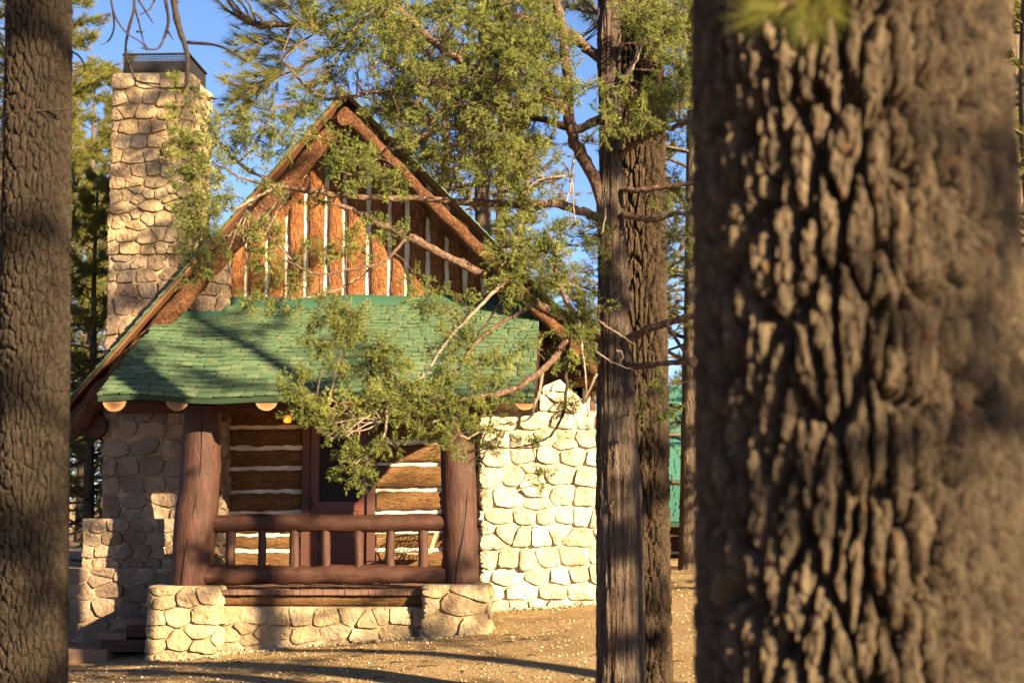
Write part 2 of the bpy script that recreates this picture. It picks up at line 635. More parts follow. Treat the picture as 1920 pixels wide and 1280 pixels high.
# ------------------------------------------------------------------ rubble masonry
rng = random.Random(7)


def clip_half(poly, nx, ny, c):
    """keep points with nx*x+ny*y <= c"""
    out = []
    n = len(poly)
    for i in range(n):
        p, q = poly[i], poly[(i + 1) % n]
        dp, dq = nx * p[0] + ny * p[1] - c, nx * q[0] + ny * q[1] - c
        if dp <= 0: out.append(p)
        if (dp < 0 < dq) or (dq < 0 < dp):
            t = dp / (dp - dq)
            out.append((p[0] + (q[0] - p[0]) * t, p[1] + (q[1] - p[1]) * t))
    return out


def rubble_cells(poly, cw, ch, rg):
    xs = [p[0] for p in poly]; ys = [p[1] for p in poly]
    seeds = []
    v = min(ys)
    while v < max(ys):
        rh = ch * rg.uniform(0.72, 1.35)
        if max(ys) - v - rh < ch * 0.4: rh = max(ys) - v
        u = min(xs) - rg.uniform(0, cw * 0.6)
        while u < max(xs):
            w = cw * rg.choice([0.5, 0.7, 0.85, 1.0, 1.25, 1.6])
            wt = 0.0
            if rg.random() < 0.14 and rh > ch * 0.9:      # a pair of small stones one above the other
                w *= 0.65
                seeds.append((u + w / 2, v + rh * 0.27, -0.1))
                seeds.append((u + w / 2 + rg.uniform(-.2, .2) * w, v + rh * 0.76, -0.1))
            else:
                seeds.append((u + w / 2, v + rh * 0.5 + rg.uniform(-0.17, 0.17) * rh, rg.uniform(-.1, .25)))
            u += w
        v += rh
    cells = []
    for i, (sx, sy, sw) in enumerate(seeds):
        c = list(poly)
        for j, (tx, ty, tw) in enumerate(seeds):
            if i == j or abs(tx - sx) > cw * 3.5 or abs(ty - sy) > ch * 3.5: continue
            AN = 2.6
            a, b = tx - sx, (ty - sy) * AN
            d2 = a * a + b * (ty - sy)
            if d2 < 1e-9: continue
            off = 0.5 * (d2 + (sw - tw) * 0.25 * cw * ch)
            c = clip_half(c, a, b, a * sx + b * sy + off)
            if len(c) < 3: break
        if len(c) >= 3:
            ar = 0.5 * sum(c[q][0] * c[(q + 1) % len(c)][1] - c[(q + 1) % len(c)][0] * c[q][1] for q in range(len(c)))
            mx_, my_ = sum(q[0] for q in c) / len(c), sum(q[1] for q in c) / len(c)
            inr = 1e9
            for q in range(len(c)):
                (ax_, ay_), (bx_, by_) = c[q], c[(q + 1) % len(c)]
                l_ = math.hypot(bx_ - ax_, by_ - ay_)
                if l_ > 1e-5: inr = min(inr, abs((bx_ - ax_) * (ay_ - my_) - (ax_ - mx_) * (by_ - ay_)) / l_)
            if abs(ar) > 0.12 * cw * ch and inr > .028:
                cells.append(c)
    return cells


def stone_geo(mb, cell, fn, depth, gap, rg, N=18):
    depth = depth * 0.82
    cx = sum(p[0] for p in cell) / len(cell)
    cy = sum(p[1] for p in cell) / len(cell)
    # round the corners (one Chaikin pass), then resample to N
    q = []
    n = len(cell)
    kc = rg.uniform(0.05, 0.19)
    for i in range(n):
        a, b = cell[i], cell[(i + 1) % n]
        q.append((a[0] + (b[0] - a[0]) * kc, a[1] + (b[1] - a[1]) * kc))
        q.append((a[0] + (b[0] - a[0]) * (1 - kc), a[1] + (b[1] - a[1]) * (1 - kc)))
    L = [math.hypot(q[i][0] - q[(i + 1) % len(q)][0], q[i][1] - q[(i + 1) % len(q)][1]) for i in range(len(q))]
    T = sum(L)
    ring = []
    i, acc = 0, 0.0
    for s in range(N):
        d = T * s / N
        while acc + L[i] < d and i < len(q) - 1:
            acc += L[i]; i += 1
        t = (d - acc) / max(L[i], 1e-9)
        a, b = q[i], q[(i + 1) % len(q)]
        ring.append((a[0] + (b[0] - a[0]) * t, a[1] + (b[1] - a[1]) * t))
    size = math.sqrt(T * T / 16)
    seed = rg.uniform(0, 100)
    ta, tb = rg.uniform(-0.20, 0.20), rg.uniform(-0.26, 0.16)
    D = depth * rg.uniform(0.65, 1.25)
    levels = ((-0.035, 0.0), (D * 0.45, 0.0), (D * 0.95, 0.075), (D * 1.04, 0.30), (D * 1.05, 0.66))
    b0 = len(mb.v)
    for h, ins in levels:
        for (x, y) in ring:
            dx, dy = x - cx, y - cy
            r = math.hypot(dx, dy) + 1e-9
            g_ = gap * (1 + 1.3 * nz(x * 9 + seed, y * 9) + 0.9 * nz(x * 24 + seed, y * 24))
            kk = max(0.05, (1 - g_ / r) * (1 - ins))
            px_, py_ = cx + dx * kk, cy + dy * kk
            hh = h
            if h > 0:
                hh = h + (ta * (px_ - cx) + tb * (py_ - cy)) * min(1, h / D) + depth * (0.50 * nz(px_ * 10 + seed, py_ * 10, seed) + 0.30 * nz(px_ * 27 + seed, py_ * 27, seed))
                hh = max(hh, 0.0015)
            mb.v.append(tuple(fn(px_, py_, hh)))
    mb.v.append(tuple(fn(cx, cy, levels[-1][0] + depth * 0.3 * nz(cx * 11 + seed, cy * 11, seed))))
    for l in range(len(levels) - 1):
        for s in range(N):
            s2 = (s + 1) % N
            mb.f.append((b0 + l * N + s, b0 + l * N + s2, b0 + (l + 1) * N + s2, b0 + (l + 1) * N + s))
    for s in range(N):
        mb.f.append((b0 + (len(levels) - 1) * N + s, b0 + (len(levels) - 1) * N + (s + 1) % N, b0 + len(levels) * N))


def rubble(parent, poly, fn, cw, ch, depth, mat, gap=0.006, rg=None, joined=False):
    rg = rg or rng
    cells = rubble_cells(poly, cw, ch, rg)
    mb = MB()
    for c in cells:
        if not joined: mb = MB()
        stone_geo(mb, c, fn, depth, gap, rg)
        if not joined:
            mb.build('stone', mat, parent, sharp=38)
    if joined:
        tag(mb.build('stone_facing', mat, parent, sharp=38), kind='stuff')
    return len(cells)


def wrap_fn(x0, x1, y0, y1, taper=0.0, z0=0, z1=1):
    """unrolled u = 0 at the front left corner; front face, right return, left return (u<0)"""
    W = x1 - x0
    xc = (x0 + x1) / 2

    def fn(u, v, h):
        rr = 0.035
        if u < 0:
            p = Vector((x0, y0 - u, v)); nrm = Vector((-1, 0, 0))
            t = sm(-rr * 2, 0, u) * 0.5
            nrm = nrm.lerp(Vector((0, -1, 0)), t)
        elif u <= W:
            p = Vector((x0 + u, y0, v)); nrm = Vector((0, -1, 0))
            t = 0.5 * (1 - sm(0, rr * 2, u))
            nrm = nrm.lerp(Vector((-1, 0, 0)), t)
            t = 0.5 * sm(W - rr * 2, W, u)
            nrm = nrm.lerp(Vector((1, 0, 0)), t)
        else:
            p = Vector((x1, y0 + (u - W), v)); nrm = Vector((1, 0, 0))
            t = 0.5 * (1 - sm(W, W + rr * 2, u))
            nrm = nrm.lerp(Vector((0, -1, 0)), t)
        p = p + nrm * h
        if taper:
            kk = 1 - taper * (v - z0) / (z1 - z0)
            p.x = xc + (p.x - xc) * kk
        return p
    return fn


def masonry_box(name, cabin, x0, x1, y0, y1, z0, z1, cw, ch, depth, mat, mortar, right=0.0, left=0.0, taper=0.0, gap=0.005):
    mb = MB()
    ins = -0.006
    nzz = 6
    # mortar core (tapered)
    b = MB().box(x0 + ins, x1 - ins, y0 + ins, y1, z0, z1)
    if taper:
        xc = (x0 + x1) / 2
        b.v = [((xc + (p[0] - xc) * (1 - taper if p[2] > z0 + 1e-6 else 1)), p[1], p[2]) for p in b.v]
    core = b.build(name, mortar, cabin)
    fn = wrap_fn(x0, x1, y0, y1, taper, z0, z1)
    W = x1 - x0
    poly = [(-left, z0), (W + right, z0), (W + right, z1), (-left, z1)]
    rubble(core, poly, fn, cw, ch, depth, mat, gap)
    return core


# ------------------------------------------------------------------ the cabin
cabin = empty('log_cabin', (0, 0, 0))
tag(cabin, 'log and stone cabin with green shingled porch roof and tall stone chimney', 'cabin')
Y_EAVE, Y_POST, Y_RAKE, Y_GAB, Y_WALL, Y_CHIM = 18.1, 18.95, 19.9, 20.6, 20.72, 20.15

# main roof outline (in the rake plane)
AP = at(648, 180, Y_RAKE)
LE = at(118, 778, Y_RAKE)
RE = at(1150, 690, Y_RAKE)
LS = (AP.z - LE.z) / (AP.x - LE.x)
RS = (AP.z - RE.z) / (RE.x - AP.x)


def roof_z(x):
    return AP.z - (AP.x - x) * LS if x < AP.x else AP.z - (x - AP.x) * RS


# --- horizontal log wall behind the porch
Z_DECK = Z(1106, 18.75)
wall_x0, wall_x1 = X(412, Y_WALL), X(1000, Y_WALL)
door_x0, door_x1 = X(570, Y_WALL), X(706, Y_WALL)
zt = Z(575, Y_WALL)
log_wall = MB().box(wall_x0, wall_x1, Y_WALL, Y_WALL + 0.2, Z_DECK - 0.3, zt).build('log_wall', M_CHINK, cabin)


def half_log(p0, p1, r, out, mat, parent, seed, bulge=0.62, n=34, seg=9, wob=0.018, clampf=None):
    """half-round log lying on a wall: 'out' points away from the wall"""
    p0, p1, out = Vector(p0), Vector(p1), Vector(out)
    ax = (p1 - p0).normalized()
    side = ax.cross(out)
    mb = MB()
    for i in range(n):
        t = i / (n - 1)
        c = p0.lerp(p1, t)
        s = i / (n - 1) * (p1 - p0).length
        rl = r * (1 + 0.05 * nz(s * 1.3, seed)) + wob * nz(s * 5, seed, 2.0) + wob * 0.6 * nz(s * 13, seed, 5)
        rr = r * (1 + 0.05 * nz(s * 1.3, seed, 9)) + wob * nz(s * 5, seed, 7.0) + wob * 0.6 * nz(s * 13, seed, 11)
        for kx in range(seg):
            a = math.pi * kx / (seg - 1)
            rad = rl if math.cos(a) > 0 else rr
            bump_ = 0.012 * nz(s * 7, a * 2.2 + seed, 1.0) + 0.008 * nz(s * 17, a * 5 + seed, 4.0)
            p = c + side * (math.cos(a) * rad) + out * (math.sin(a) ** 0.7 * r * bulge + (bump_ if 0 < kx < seg - 1 else -0.01))
            mb.v.append(tuple(p))
    for i in range(n - 1):
        for kx in range(seg - 1):
            mb.f.append((i * seg + kx, i * seg + kx + 1, (i + 1) * seg + kx + 1, (i + 1) * seg + kx))
    mb.f.append(tuple(range(seg)))
    mb.f.append(tuple(range((n - 1) * seg + seg - 1, (n - 1) * seg - 1, -1)))
    if clampf: mb.v = [(a_, b_, min(c_, clampf(a_))) for a_, b_, c_ in mb.v]
    me = mb.mesh('log', smooth=True)
    bm = bmesh.new(); bm.from_mesh(me); bmesh.ops.recalc_face_normals(bm, faces=bm.faces); bm.to_mesh(me); bm.free()
    me.set_sharp_from_angle(angle=R(50))
    return link('log', me, mat, parent)


for side_, (xa, xb), ys in (('l', (wall_x0, door_x0 - 0.02), [717, 758, 801, 840, 879, 922, 962, 1003, 1033, 1070, 1100]),
                            ('r', (door_x1 + 0.02, wall_x1), [705, 750, 790, 829, 870, 918, 959, 996, 1029, 1068, 1100])):
    for i in range(len(ys) - 1):
        z1_, z0_ = Z(ys[i], Y_WALL), Z(ys[i + 1], Y_WALL)
        zc, r = (z0_ + z1_) / 2, (z1_ - z0_) / 2 - 0.024
        half_log((xa, Y_WALL, zc), (xb, Y_WALL, zc + 0.012), r, (0, -1, 0), M_LOGH, log_wall, i * 3.1 + (0 if side_ == 'l' else 50))
# log above the door
half_log((door_x0 - .02, Y_WALL, Z(745, Y_WALL)), (door_x1 + .02, Y_WALL, Z(745, Y_WALL)), 0.11, (0, -1, 0), M_LOGH, log_wall, 71)
half_log((door_x0 - .02, Y_WALL, Z(782, Y_WALL)), (door_x1 + .02, Y_WALL, Z(782, Y_WALL)), 0.12, (0, -1, 0), M_LOGH, log_wall, 75)

# --- door
yd = Y_WALL - 0.06
z_top = Z(800, yd)
door = empty('door'); door.parent = cabin
door_frame = MB()
fw = 0.10
door_frame.box(door_x0, door_x0 + fw, yd - 0.06, yd + 0.06, Z_DECK, z_top + fw)
door_frame.box(door_x1 - fw, door_x1, yd - 0.06, yd + 0.06, Z_DECK, z_top + fw)
door_frame.box(door_x0 + fw, door_x1 - fw, yd - 0.058, yd + 0.06, z_top, z_top + fw)
door_frame.build('door_frame', M_FRAME, door)
dx0, dx1 = door_x0 + fw + 0.004, door_x1 - fw - 0.004
zm = Z(940, yd)
lf = MB()
st_ = 0.115
lf.box(dx0, dx0 + st_, yd - 0.02, yd + 0.03, Z_DECK + .02, z_top - .004)
lf.box(dx1 - st_, dx1, yd - 0.02, yd + 0.03, Z_DECK + .02, z_top - .004)
lf.box(dx0 + st_, dx1 - st_, yd - 0.0185, yd + 0.03, zm - 0.12, zm)
lf.box(dx0 + st_, dx1 - st_, yd - 0.0185, yd + 0.03, Z_DECK + .02, Z_DECK + .22)
zr = Z(1022, yd)
lf.box(dx0 + st_, dx1 - st_, yd - 0.0185, yd + 0.03, zr - .06, zr + .05)
lf.box(dx0 + st_, dx1 - st_, yd - 0.0185, yd + 0.03, z_top - .12, z_top - .004)
lf.build('door_leaf', M_DOOR, door)
p = MB().box(dx0 + st_ + .006, dx1 - st_ - .006, yd - 0.008, yd + .02, zr + .056, zm - .126)
p.build('door_panel', M_DOOR, door)
p = MB().box(dx0 + st_ + .006, dx1 - st_ - .006, yd - 0.008, yd + .02, Z_DECK + .226, zr - .066)
p.build('door_panel', M_DOOR, door)
MB().box(dx0 + st_, dx1 - st_, yd + 0.0, yd + .012, zm, z_top - .12).build('screen_panel', M_SCREEN, door)
kn = MB()
kp = at(581, 941, yd - .08)
kn.tube([(kp.x, yd - .058, kp.z), (kp.x, yd - .11, kp.z)], 0.012, 8)
kn.tube([(kp.x, yd - .10, kp.z), (kp.x, yd - .12, kp.z), (kp.x, yd - .145, kp.z), (kp.x, yd - .155, kp.z)], [.02, .032, .030, .012], 10)
kn.box(kp.x - .022, kp.x + .022, yd - .066, yd - .0605, kp.z - .07, kp.z + .06)
kn.build('door_knob', M_IRON, door, smooth=True)
# number on the screen door
k = Mat('faded_number', 0.8, 0.1); k.color((0.05, 0.032, 0.026)); M_NUM = k.m
cu = bpy.data.curves.new('room_number', 'FONT')
cu.body = '50'
cu.size = 0.135
cu.extrude = 0.002
tmp = link('room_number_text', cu)
bpy.context.view_layer.update()
nme = bpy.data.meshes.new_from_object(tmp.evaluated_get(bpy.context.evaluated_depsgraph_get()))
bpy.data.objects.remove(tmp)
nme.materials.clear()
no = link('room_number', nme, M_NUM, door)
q = at(621, 853, yd - .01)
no.location = (q.x, yd - 0.005, q.z)
no.rotation_euler = (R(90), 0, 0)

# --- gable wall: upright half logs with white chinking
z_bot = Z(578, Y_GAB)
gx0, gx1 = X(420, Y_GAB), X(1030, Y_GAB)
poly = [Vector((gx0, Y_GAB, z_bot)), Vector((gx1, Y_GAB, z_bot)), Vector((gx1, Y_GAB, roof_z(gx1))), Vector((AP.x, Y_GAB, AP.z)), Vector((gx0, Y_GAB, roof_z(gx0)))]
gable = MB().prism(poly, Vector((0, 0.12, 0))).build('gable_wall', M_CHINK, cabin)
chx = [425, 458, 497, 534, 570, 608, 643, 688, 728, 761, 801, 837, 871, 905, 940, 975, 1010]
for i in range(len(chx) - 1):
    xa, xb = X(chx[i], Y_GAB), X(chx[i + 1], Y_GAB)
    xc, r = (xa + xb) / 2, (xb - xa) / 2 - 0.027
    ztop = max(roof_z(xa), roof_z(xb))
    lean = rng.uniform(-0.012, 0.012)
    half_log((xc, Y_GAB, z_bot - .02), (xc + lean, Y_GAB, ztop), r, (0, -1, 0), M_LOGV, gable, i * 5.3 + 200, 0.62, 44, 9, 0.013, lambda a_: roof_z(a_) - .04)

# --- right-hand stone pier and logs above it
Y_PIER = 20.15
px0, px1 = X(905, Y_PIER), X(1124, Y_PIER)
gz = min(ground_z(px0, Y_PIER), ground_z(px1, Y_PIER)) - 0.12
pier = MB().box(px0 + .01, px1 - .01, Y_PIER - .005, Y_WALL + .2, gz, Z(772, Y_PIER)).build('stone_pier', M_MORTAR_P, cabin)
Wp = px1 - px0
fnp = wrap_fn(px0, px1, Y_PIER, Y_WALL)
rubble(pier, [(-0.2, gz), (Wp + .3, gz), (Wp + .3, Z(775, Y_PIER)), (-0.2, Z(772, Y_PIER))], fnp, 0.32, 0.235, 0.062, M_STONE_P, 0.008)
tp = [(X(1011, Y_PIER) - px0, Z(772, Y_PIER) + .0), (X(1100, Y_PIER) - px0, Z(775, Y_PIER)), (X(1086, Y_PIER) - px0, Z(745, Y_PIER)), (X(1050, Y_PIER) - px0, Z(712, Y_PIER)), (X(1020, Y_PIER) - px0, Z(724, Y_PIER)), (X(1011, Y_PIER) - px0, Z(738, Y_PIER))]
MB().prism([Vector((px0 + u, Y_PIER + .008, v)) for u, v in tp], Vector((0, .5, 0))).build('pier_cap', M_MORTAR_P, cabin)
rubble(pier, tp, fnp, 0.26, 0.20, 0.055, M_STONE_P, 0.006)


def log(name, p0, p1, r0, r1, mat, parent, seed=0.0, n=40, seg=18, rough=0.012, freq=5, bend=0.0):
    p0, p1 = Vector(p0), Vector(p1)
    pts, rad = [], []
    for i in range(n):
        t = i / (n - 1)
        p = p0.lerp(p1, t)
        p += Vector((bend * nz(t * 2.2, seed), 0, bend * nz(t * 2.2, seed, 5)))
        pts.append(p); rad.append(r0 + (r1 - r0) * t)
    return MB().tube(pts, rad, seg, rough, freq, seed).build(name, mat, parent, sharp=50)


log('plate_log', at(912, 757, 20.05), at(1008, 756, 20.05), .115, .115, M_BROWN, cabin, 3)
log('plate_log', at(1012, 706, 20.45), at(1160, 700, 20.45), .16, .15, M_LOGH, cabin, 5)
log('plate_log', at(1008, 655, 20.5), at(1130, 655, 20.5), .17, .16, M_LOGH, cabin, 6)
log('plate_log', at(1006, 612, 20.5), at(1090, 612, 20.5), .15, .15, M_LOGH, cabin, 7)
log('purlin', at(1085, 690, Y_RAKE + .2), at(1085, 690, Y_RAKE + .2) + Vector((0, 6, 0)), .12, .12, M_BROWN, cabin, 8)
# --- chimney and its stepped base
cx0, cx1 = at(216, 200, Y_CHIM).x, at(352, 200, Y_CHIM).x
zc_top = Z(137, Y_CHIM, 280)
bx0, bx1 = X(197, Y_CHIM), X(412, Y_CHIM)
z_sh = Z(478, Y_CHIM, 300)
chim = masonry_box('chimney', cabin, cx0 - .03, cx1 + .03, Y_CHIM, Y_CHIM + 1.12, z_sh, zc_top, 0.235, 0.175, 0.050, M_STONE, M_MORTAR, right=1.1, left=0.25, taper=0.03)
rubble(chim, [(0.25, z_sh), (1.1, z_sh), (1.1, zc_top), (0.25, zc_top)], lambda u, v, h: Vector((cx0 - h, Y_CHIM + u, v)), 0.25, 0.19, 0.05, M_STONE, joined=True)
z_t1, z_t2 = Z(972, 19.95), Z(1066, 19.75)
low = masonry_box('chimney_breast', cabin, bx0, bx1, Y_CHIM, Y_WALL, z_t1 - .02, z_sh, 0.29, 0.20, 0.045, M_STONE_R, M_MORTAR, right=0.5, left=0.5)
gl = ground_z(-5.7, 19.8) - 0.15
MB().prism([Vector((X(204, Y_CHIM), Y_CHIM, z_sh)), Vector((X(408, Y_CHIM), Y_CHIM, z_sh)), Vector((X(372, Y_CHIM), Y_CHIM, z_sh + .32)), Vector((X(208, Y_CHIM), Y_CHIM, z_sh + .32))], Vector((0, .9, 0))).build('chimney_shoulder', M_MORTAR, cabin)
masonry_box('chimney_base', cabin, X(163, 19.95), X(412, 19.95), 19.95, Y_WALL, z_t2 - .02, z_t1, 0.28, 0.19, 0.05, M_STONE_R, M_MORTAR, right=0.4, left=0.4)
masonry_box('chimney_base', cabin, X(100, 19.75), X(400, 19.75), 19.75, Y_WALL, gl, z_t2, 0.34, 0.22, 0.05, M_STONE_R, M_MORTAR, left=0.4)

# spark guard on the chimney top
guard = empty('spark_guard'); guard.parent = cabin
a0, a1 = at(233, 120, Y_CHIM + .05).x, at(351, 120, Y_CHIM + .05).x
ya, yb_ = Y_CHIM + .07, Y_CHIM + 1.02
ga, gb = zc_top - .01, Z(103, Y_CHIM + .05, 290)
fr = MB()
t_ = 0.012
for xx in (a0, a1):
    for yy in (ya, yb_):
        fr.box(xx - t_, xx + t_, yy - t_, yy + t_, ga, gb + .004)
fr.box(a0 - .03, a1 + .03, ya - .03, ya + .015, gb + .004, gb + .022)
fr.box(a0 - .03, a1 + .03, yb_ - .015, yb_ + .03, gb + .004, gb + .022)
fr.box(a0 - .03, a0 + .015, ya + .015, yb_ - .015, gb + .003, gb + .021)
fr.box(a1 - .015, a1 + .03, ya + .015, yb_ - .015, gb + .003, gb + .021)
fr.build('guard_frame', M_IRON, guard)
wm = MB()
nw = 44
for i in range(1, nw):
    x_ = a0 + (a1 - a0) * i / nw
    for yy in (ya, yb_): wm.box(x_ - .0038, x_ + .0038, yy - .003, yy + .003, ga, gb)
    y_ = ya + (yb_ - ya) * i / nw
    for xx in (a0, a1): wm.box(xx - .003, xx + .003, y_ - .0038, y_ + .0038, ga, gb)
for i in range(1, 12):
    z_ = ga + (gb - ga) * i / 12
    for yy in (ya, yb_): wm.box(a0, a1, yy - .0045, yy + .0045, z_ - .0028, z_ + .0028)
    for xx in (a0, a1): wm.box(xx - .0045, xx + .0045, ya, yb_, z_ - .0028, z_ + .0028)
tag(wm.build('wire_mesh', M_IRON, guard), kind='stuff')
k = Mat('flue_clay', .9, .1); k.color(k.mix(k.noise(scale=9), (0.05, 0.035, 0.028), (0.10, 0.06, 0.045))); M_FLUE = k.m
MB().box(a0 + .06, a1 - .06, ya + .1, yb_ - .1, zc_top - .02, gb - .05).build('flue', M_FLUE, cabin)

# --- main roof
mr = MB()
th = 0.06
for (ex, sgn, sl) in ((LE.x, -1, LS), (RE.x, 1, RS)):
    ez = roof_z(ex)
    nrm = Vector((sgn * sl, 0, 1)).normalized()
    a = Vector((AP.x, Y_RAKE - .07, AP.z)); b = Vector((ex, Y_RAKE - .07, ez))
    poly = [a, b, b + nrm * th * 0.6, a + Vector((0, 0, th * 0.6 / nrm.z))]
    mr.prism(poly, Vector((0, 27.2 - Y_RAKE, 0)))
main_roof = mr.build('main_roof', M_BOARD, cabin)
# shingle courses on the main slopes (mostly seen edge-on)
sh = MB()
for (ex, sgn, sl) in ((LE.x, -1, LS), (RE.x, 1, RS)):
    ln = math.hypot(ex - AP.x, roof_z(ex) - AP.z)
    d = Vector((ex - AP.x, 0, roof_z(ex) - AP.z)).normalized()
    nrm = Vector((sgn * sl, 0, 1)).normalized()
    s = 0.0
    while s < ln:
        y = Y_RAKE - .11
        while y < 27.2:
            w = rng.uniform(.14, .3) if y > Y_RAKE - .10 else .4
            p0 = Vector((AP.x, 0, AP.z)) + d * s + nrm * 0.036
            th_ = 0.022 + rng.uniform(-.006, .008)
            le = 0.17
            base = [p0 + nrm * .004, p0 + d * (le + rng.uniform(-.012, .012)) + nrm * .004]
            q = [base[0], base[1], base[1] + nrm * th_, base[0] + nrm * .006]
            sh.prism([Vector((v.x, y, v.z)) for v in q], Vector((0, w - .006, 0)))
            y += w
        s += 0.15
tag(sh.build('roof_shingles', M_SHING, cabin), kind='stuff')
# rake logs
log('rake_log', AP + Vector((0.06, 0, -.20)), LE + Vector((.10, 0, -.17)), .098, .130, M_RAKE, cabin, 11, 110, 22, .036, 5, .03)
log('rake_log', AP + Vector((-0.02, 0.02, -.20)), RE + Vector((-.06, 0.02, -.19)), .075, .085, M_RAKE, cabin, 17, 110, 22, .022, 5, .03)
log('rafter', AP + Vector((0, .75, -.26)), LE + Vector((.2, .75, -.24)), .09, .1, M_RAKE, cabin, 19, 60, 14, .02)
log('rafter', AP + Vector((0, .75, -.26)), RE + Vector((-.2, .75, -.24)), .09, .1, M_RAKE, cabin, 23, 60, 14, .02)
rp = at(647, 222, Y_RAKE - .2)
log('ridge_log', (rp.x, Y_RAKE - .2, rp.z), (rp.x, 27, rp.z), .095, .10, M_RAKE, cabin, 29, 30, 20, .012)


def cut_end(c, r, parent, y, half=False):
    mb = MB()
    n = 22
    pts = []
    for i in range(n):
        a = (math.pi + math.pi * i / (n - 1)) if half else 2 * math.pi * i / n
        rr = r * (1 + .05 * nz(i * .6, c.x * 3))
        pts.append(Vector((math.cos(a) * rr, 0, math.sin(a) * rr)))
    mb.prism(pts, Vector((0, .012, 0)))
    o = mb.build('cut_end', M_CUT if half else M_RAKE, parent)
    o.location = (c.x, y, c.z)
    return o


cut_end(rp, .098, cabin, Y_RAKE - .214)
pl = at(182, 795, Y_RAKE + .2)
log('plate_log', (pl.x, Y_RAKE + .1, pl.z - .02), (pl.x, 27, pl.z - .02), .15, .15, M_BEAM, cabin, 31, 30, 16, .012)

# --- porch roof
PS = (Z(566, Y_GAB) - Z(741, Y_EAVE)) / (Y_GAB - Y_EAVE)
PZ0 = Z(741, Y_EAVE)
PXL, PXR = X(180, Y_EAVE), X(1003, Y_EAVE)


def porch_z(x, y):
    t = (y - Y_EAVE) / (Y_GAB - Y_EAVE)
    sag = 0.05 * math.sin(t * math.pi) + 0.018 * math.sin(x * 2.1 + 0.4) * (1 - .4 * t) + 0.012 * math.sin(x * 4.7 + t * 3)
    return PZ0 + PS * (y - Y_EAVE) + sag


Z_RK = PZ0 + PS * (Y_RAKE - Y_EAVE)
X_RK = LE.x + (Z_RK - LE.z) / LS + 0.20


def left_lim(z):
    if z < Z_RK:
        return PXL + (X_RK - PXL) * (z - PZ0) / (Z_RK - PZ0)
    return LE.x + (z - LE.z) / LS + 0.20


deck_v, deck_f = [], []
ny_, nx_ = 26, 60
for j in range(ny_):
    y = Y_EAVE + 0.012 + (Y_GAB - Y_EAVE + .02) * j / (ny_ - 1)
    for i in range(nx_):
        z0 = PZ0 + PS * (y - Y_EAVE)
        x = left_lim(z0) + 0.004 + (PXR - .008 - left_lim(z0)) * i / (nx_ - 1)
        deck_v.append((x, y, porch_z(x, y) - .012))
pr = MB()
pr.v = deck_v + [(x, y + .02, z - .06) for x, y, z in deck_v]
n1 = len(deck_v)
for j in range(ny_ - 1):
    for i in range(nx_ - 1):
        a = j * nx_ + i
        pr.f.append((a, a + 1, a + nx_ + 1, a + nx_))
        pr.f.append((n1 + a + nx_, n1 + a + nx_ + 1, n1 + a + 1, n1 + a))
for i in range(nx_ - 1):
    pr.f.append((i + 1, i, n1 + i, n1 + i + 1))
for j in range(ny_ - 1):
    a = j * nx_ + nx_ - 1
    pr.f.append((a, n1 + a, n1 + a + nx_, a + nx_))
    a = j * nx_
    pr.f.append((a, a + nx_, n1 + a + nx_, n1 + a))
porch_roof = pr.build('porch_roof', M_UNDER, cabin)

unit = MB()
unit.v = [(0, -.015, 0), (1, 0, 0), (1, 1, 0), (0, 1, 0), (0, -.015, 1), (1, 0, 1), (1, 1, .35), (0, 1, .35)]
unit.f = [(0, 3, 2, 1), (4, 5, 6, 7), (0, 1, 5, 4), (1, 2, 6, 5), (2, 3, 7, 6), (3, 0, 4, 7)]
units = []
for i in range(4):
    u = MB(); u.f = unit.f
    u.v = [(x, y + (rng.uniform(-.05, .05) if y < .5 else 0), z * rng.uniform(.85, 1.15)) for x, y, z in unit.v]
    units.append(u)
unit_me = [u.mesh('shingle') for u in units]
for me in unit_me: me.materials.append(M_SHING)
rest = MB()
slope_len = math.hypot(Y_GAB - Y_EAVE, PS * (Y_GAB - Y_EAVE))
ang = math.atan(PS)
count = 0
nc = 23
expo = slope_len / nc
cosA = math.cos(ang)
for c in range(nc):
    y = Y_EAVE + (c * expo) * cosA - 0.004
    z0 = PZ0 + PS * (y - Y_EAVE)
    x = left_lim(z0) - rng.uniform(0, .1)
    xl = left_lim(z0)
    while x < PXR - .02:
        w = rng.choice([.11, .13, .15, .17, .2, .23])
        xa, xb = max(x, xl), min(x + w, PXR)
        x += w
        if xb - xa < .04: continue
        wav = 0.022 * math.sin(xa * 1.7 + c * .25) + 0.012 * math.sin(xa * 3.9 + c)
        yy = y + wav * cosA * (0.3 if c == 0 else 1) + rng.uniform(-.007, .007)
        zz = porch_z((xa + xb) / 2, yy) + .006
        L_, T_ = expo * 1.25, rng.uniform(.020, .030)
        tilt = math.atan((porch_z(xa, yy + .1) - porch_z(xa, yy)) / .1) - .10 + rng.uniform(-.014, .014)
        roll = math.atan((porch_z(xb, yy) - porch_z(xa, yy)) / (xb - xa))
        mw = Matrix.Translation((xa + .004, yy, zz)) @ Matrix.Rotation(tilt, 4, 'X') @ Matrix.Rotation(-roll, 4, 'Y') @ Matrix.Diagonal((xb - xa - rng.uniform(.006, .014), L_, T_, 1))
        if count < 300:
            o = link('shingle', rng.choice(unit_me), None, porch_roof)
            o.matrix_local = mw
            count += 1
        else:
            u = rng.choice(units)
            b = len(rest.v)
            rest.v += [tuple(mw @ Vector(p)) for p in u.v]
            rest.f += [tuple(b + q for q in f) for f in u.f]
o = rest.build('upper_shingles', M_SHING, cabin)
tag(o, kind='stuff')
